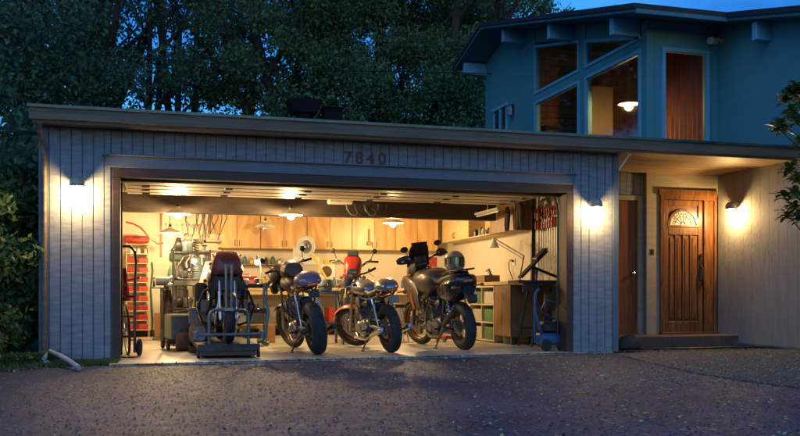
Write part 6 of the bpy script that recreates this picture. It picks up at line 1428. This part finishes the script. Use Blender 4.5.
# near branch with long leaves at the right edge
t = thing('rhododendron', 'rhododendron branches with long glossy leaves at the right edge before the porch', 'shrub', (px(812, -1.9), -1.9, -.05)); rd = random.Random(5)
mb = MB(); lf_ = MB(); bx_, by_ = 0, 0
tips = [(792, 92), (786, 100), (798, 86), (783, 122), (796, 120), (778, 128), (800, 140), (790, 168), (797, 178), (784, 196), (794, 206), (788, 214), (799, 218), (803, 100), (806, 160), (808, 190), (792, 110), (796, 194)]
loc = Vector(t.location)
for (ex, ey) in tips:
    Yt = -1.9+rd.uniform(-.25, .25); e = Vector((px(ex, Yt), Yt, pz(ex, ey, Yt)))-loc; m_ = Vector((e.x*.15+.05, e.y*.4, e.z-.35)); mb.tube([(0, 0, max(.1, e.z-1.0)), tuple(m_), tuple(e)], [.014, .010, .005], 5)
    for k in range(26):
        a = 2*PI*k/9+rd.random()*.5; el = rd.uniform(-.5, .45)+(.4 if k > 8 else 0); ln = rd.uniform(.11, .17); dr = Vector((cos(a)*cos(el), sin(a)*cos(el), sin(el))); sd = dr.cross(Vector((0, 0, 1))).normalized()*ln*.23; upv = sd.cross(dr).normalized()
        p0 = e+Vector((rd.uniform(-.02, .02), rd.uniform(-.02, .02), rd.uniform(-.06, .03))); P = []
        for q, wv, dz in ((0, .15, 0), (.3, .85, .004), (.6, 1, 0), (.85, .6, -.012), (1, .05, -.025)):
            c_ = p0+dr*ln*q+Vector((0, 0, dz)); P += [tuple(c_-sd*wv+upv*.004), tuple(c_), tuple(c_+sd*wv+upv*.004)]
        lf_.add(P, [(i*3+k2, i*3+k2+1, i*3+k2+4, i*3+k2+3) for i in range(4) for k2 in (0, 1)])
mb.tube([(0, 0, 0), (.02, 0, 1.2), (0, 0, 2.6)], [.03, .025, .012], 7); mb.build('stem', m_bark, t)
lf_.build('foliage', leafmat('rhododendron leaf', (.06, .14, .03), (.13, .22, .05), .4, .2), t)
# overhead wire
mb = MB(); mb.tube([(WX(230, 9)-3, 9, pz(230, 64, 9)), (WX(300, 9), 9, pz(300, 70, 9)), (WX(420, 9), 9, pz(420, 72, 9)), (XA+.2, 8.1, pz(487, 73, 8.1))], .012, 5); tag(mb.build('overhead_wire', m_blk), 'thin overhead wire running to the house gable', 'wire')

# aggregate and grit of the driveway as real little stones
rs = np.random.default_rng(77)
def stones(name, label, n_, fn, s0, s1, m, zz=-.022):
    P = np.array([fn() for _ in range(n_)]); s = (s0+(s1-s0)*rs.random(n_)**2)[:, None]; base = np.array([[1, 0, 0], [0, 1, 0], [-1, 0, 0], [0, -1, 0], [0, 0, .7]])
    a = rs.random(n_)*6.28; ca, sa = np.cos(a), np.sin(a); V = base[None]*s[:, :, None]*(.7+.6*rs.random((n_, 5, 1)))
    X = V[:, :, 0]*ca[:, None]-V[:, :, 1]*sa[:, None]; Y = V[:, :, 0]*sa[:, None]+V[:, :, 1]*ca[:, None]
    V = np.stack([X+P[:, :1], Y+P[:, 1:2], V[:, :, 2]+zz+.010*0], 2); F_ = []
    vs = V.reshape(-1, 3); idx = np.arange(n_)[:, None, None]*5+np.array([[0, 1, 4], [1, 2, 4], [2, 3, 4], [3, 0, 4]])[None]; L_ = idx.reshape(-1).astype(np.int32)
    me = bpy.data.meshes.new(name); me.vertices.add(len(vs)); me.vertices.foreach_set('co', vs.astype(np.float32).ravel()); me.loops.add(len(L_)); me.loops.foreach_set('vertex_index', L_)
    me.polygons.add(len(L_)//3); me.polygons.foreach_set('loop_start', np.arange(0, len(L_), 3, dtype=np.int32)); me.polygons.foreach_set('loop_total', np.full(len(L_)//3, 3, np.int32)); me.update(calc_edges=True)
    me.materials.append(m); o = bpy.data.objects.new(name, me); COL.objects.link(o); tag(o, label, 'stones', kind='stuff')
def dr():
    while True:
        x = rs.uniform(-3, 9); y = -rs.random()**1.3*7.6-.3
        if y < slab_front(x)-.02 or x > 5.8: return (x, y)
m_st1 = leafmat('pale aggregate', (.04, .05, .06), (.17, .19, .21), .7, 0.0); m_st2 = leafmat('dark aggregate', (.02, .02, .024), (.07, .07, .08), .7, 0.0)
stones('aggregate', 'pale coarse aggregate grains worn out of the asphalt', 24000, dr, .004, .009, m_st1, -.021)
stones('coarse_grit', 'dark loose grit lying on the asphalt', 14000, dr, .004, .010, m_st2, -.021)

# a few stones and curled leaves gathered along the left wall foot and slab edge
def drift():
    x = rs.uniform(-3.4, 8.6)
    if x < -.4: return (x, -.3-max(0, -.4-x)*.65-abs(rs.normal())*.12)
    if x < 5.7: return (x, slab_front(x)-.015-abs(rs.normal())*.035)
    return (x, .20-abs(rs.normal())*.12 if x > XR else -.02-abs(rs.normal())*.05)
scatter(1300, drift, .009, .024, m_fall2, 'leaf_drift', 'brown leaves drifted along the slab edge and wall foot', z=-.004, tilt=.35)
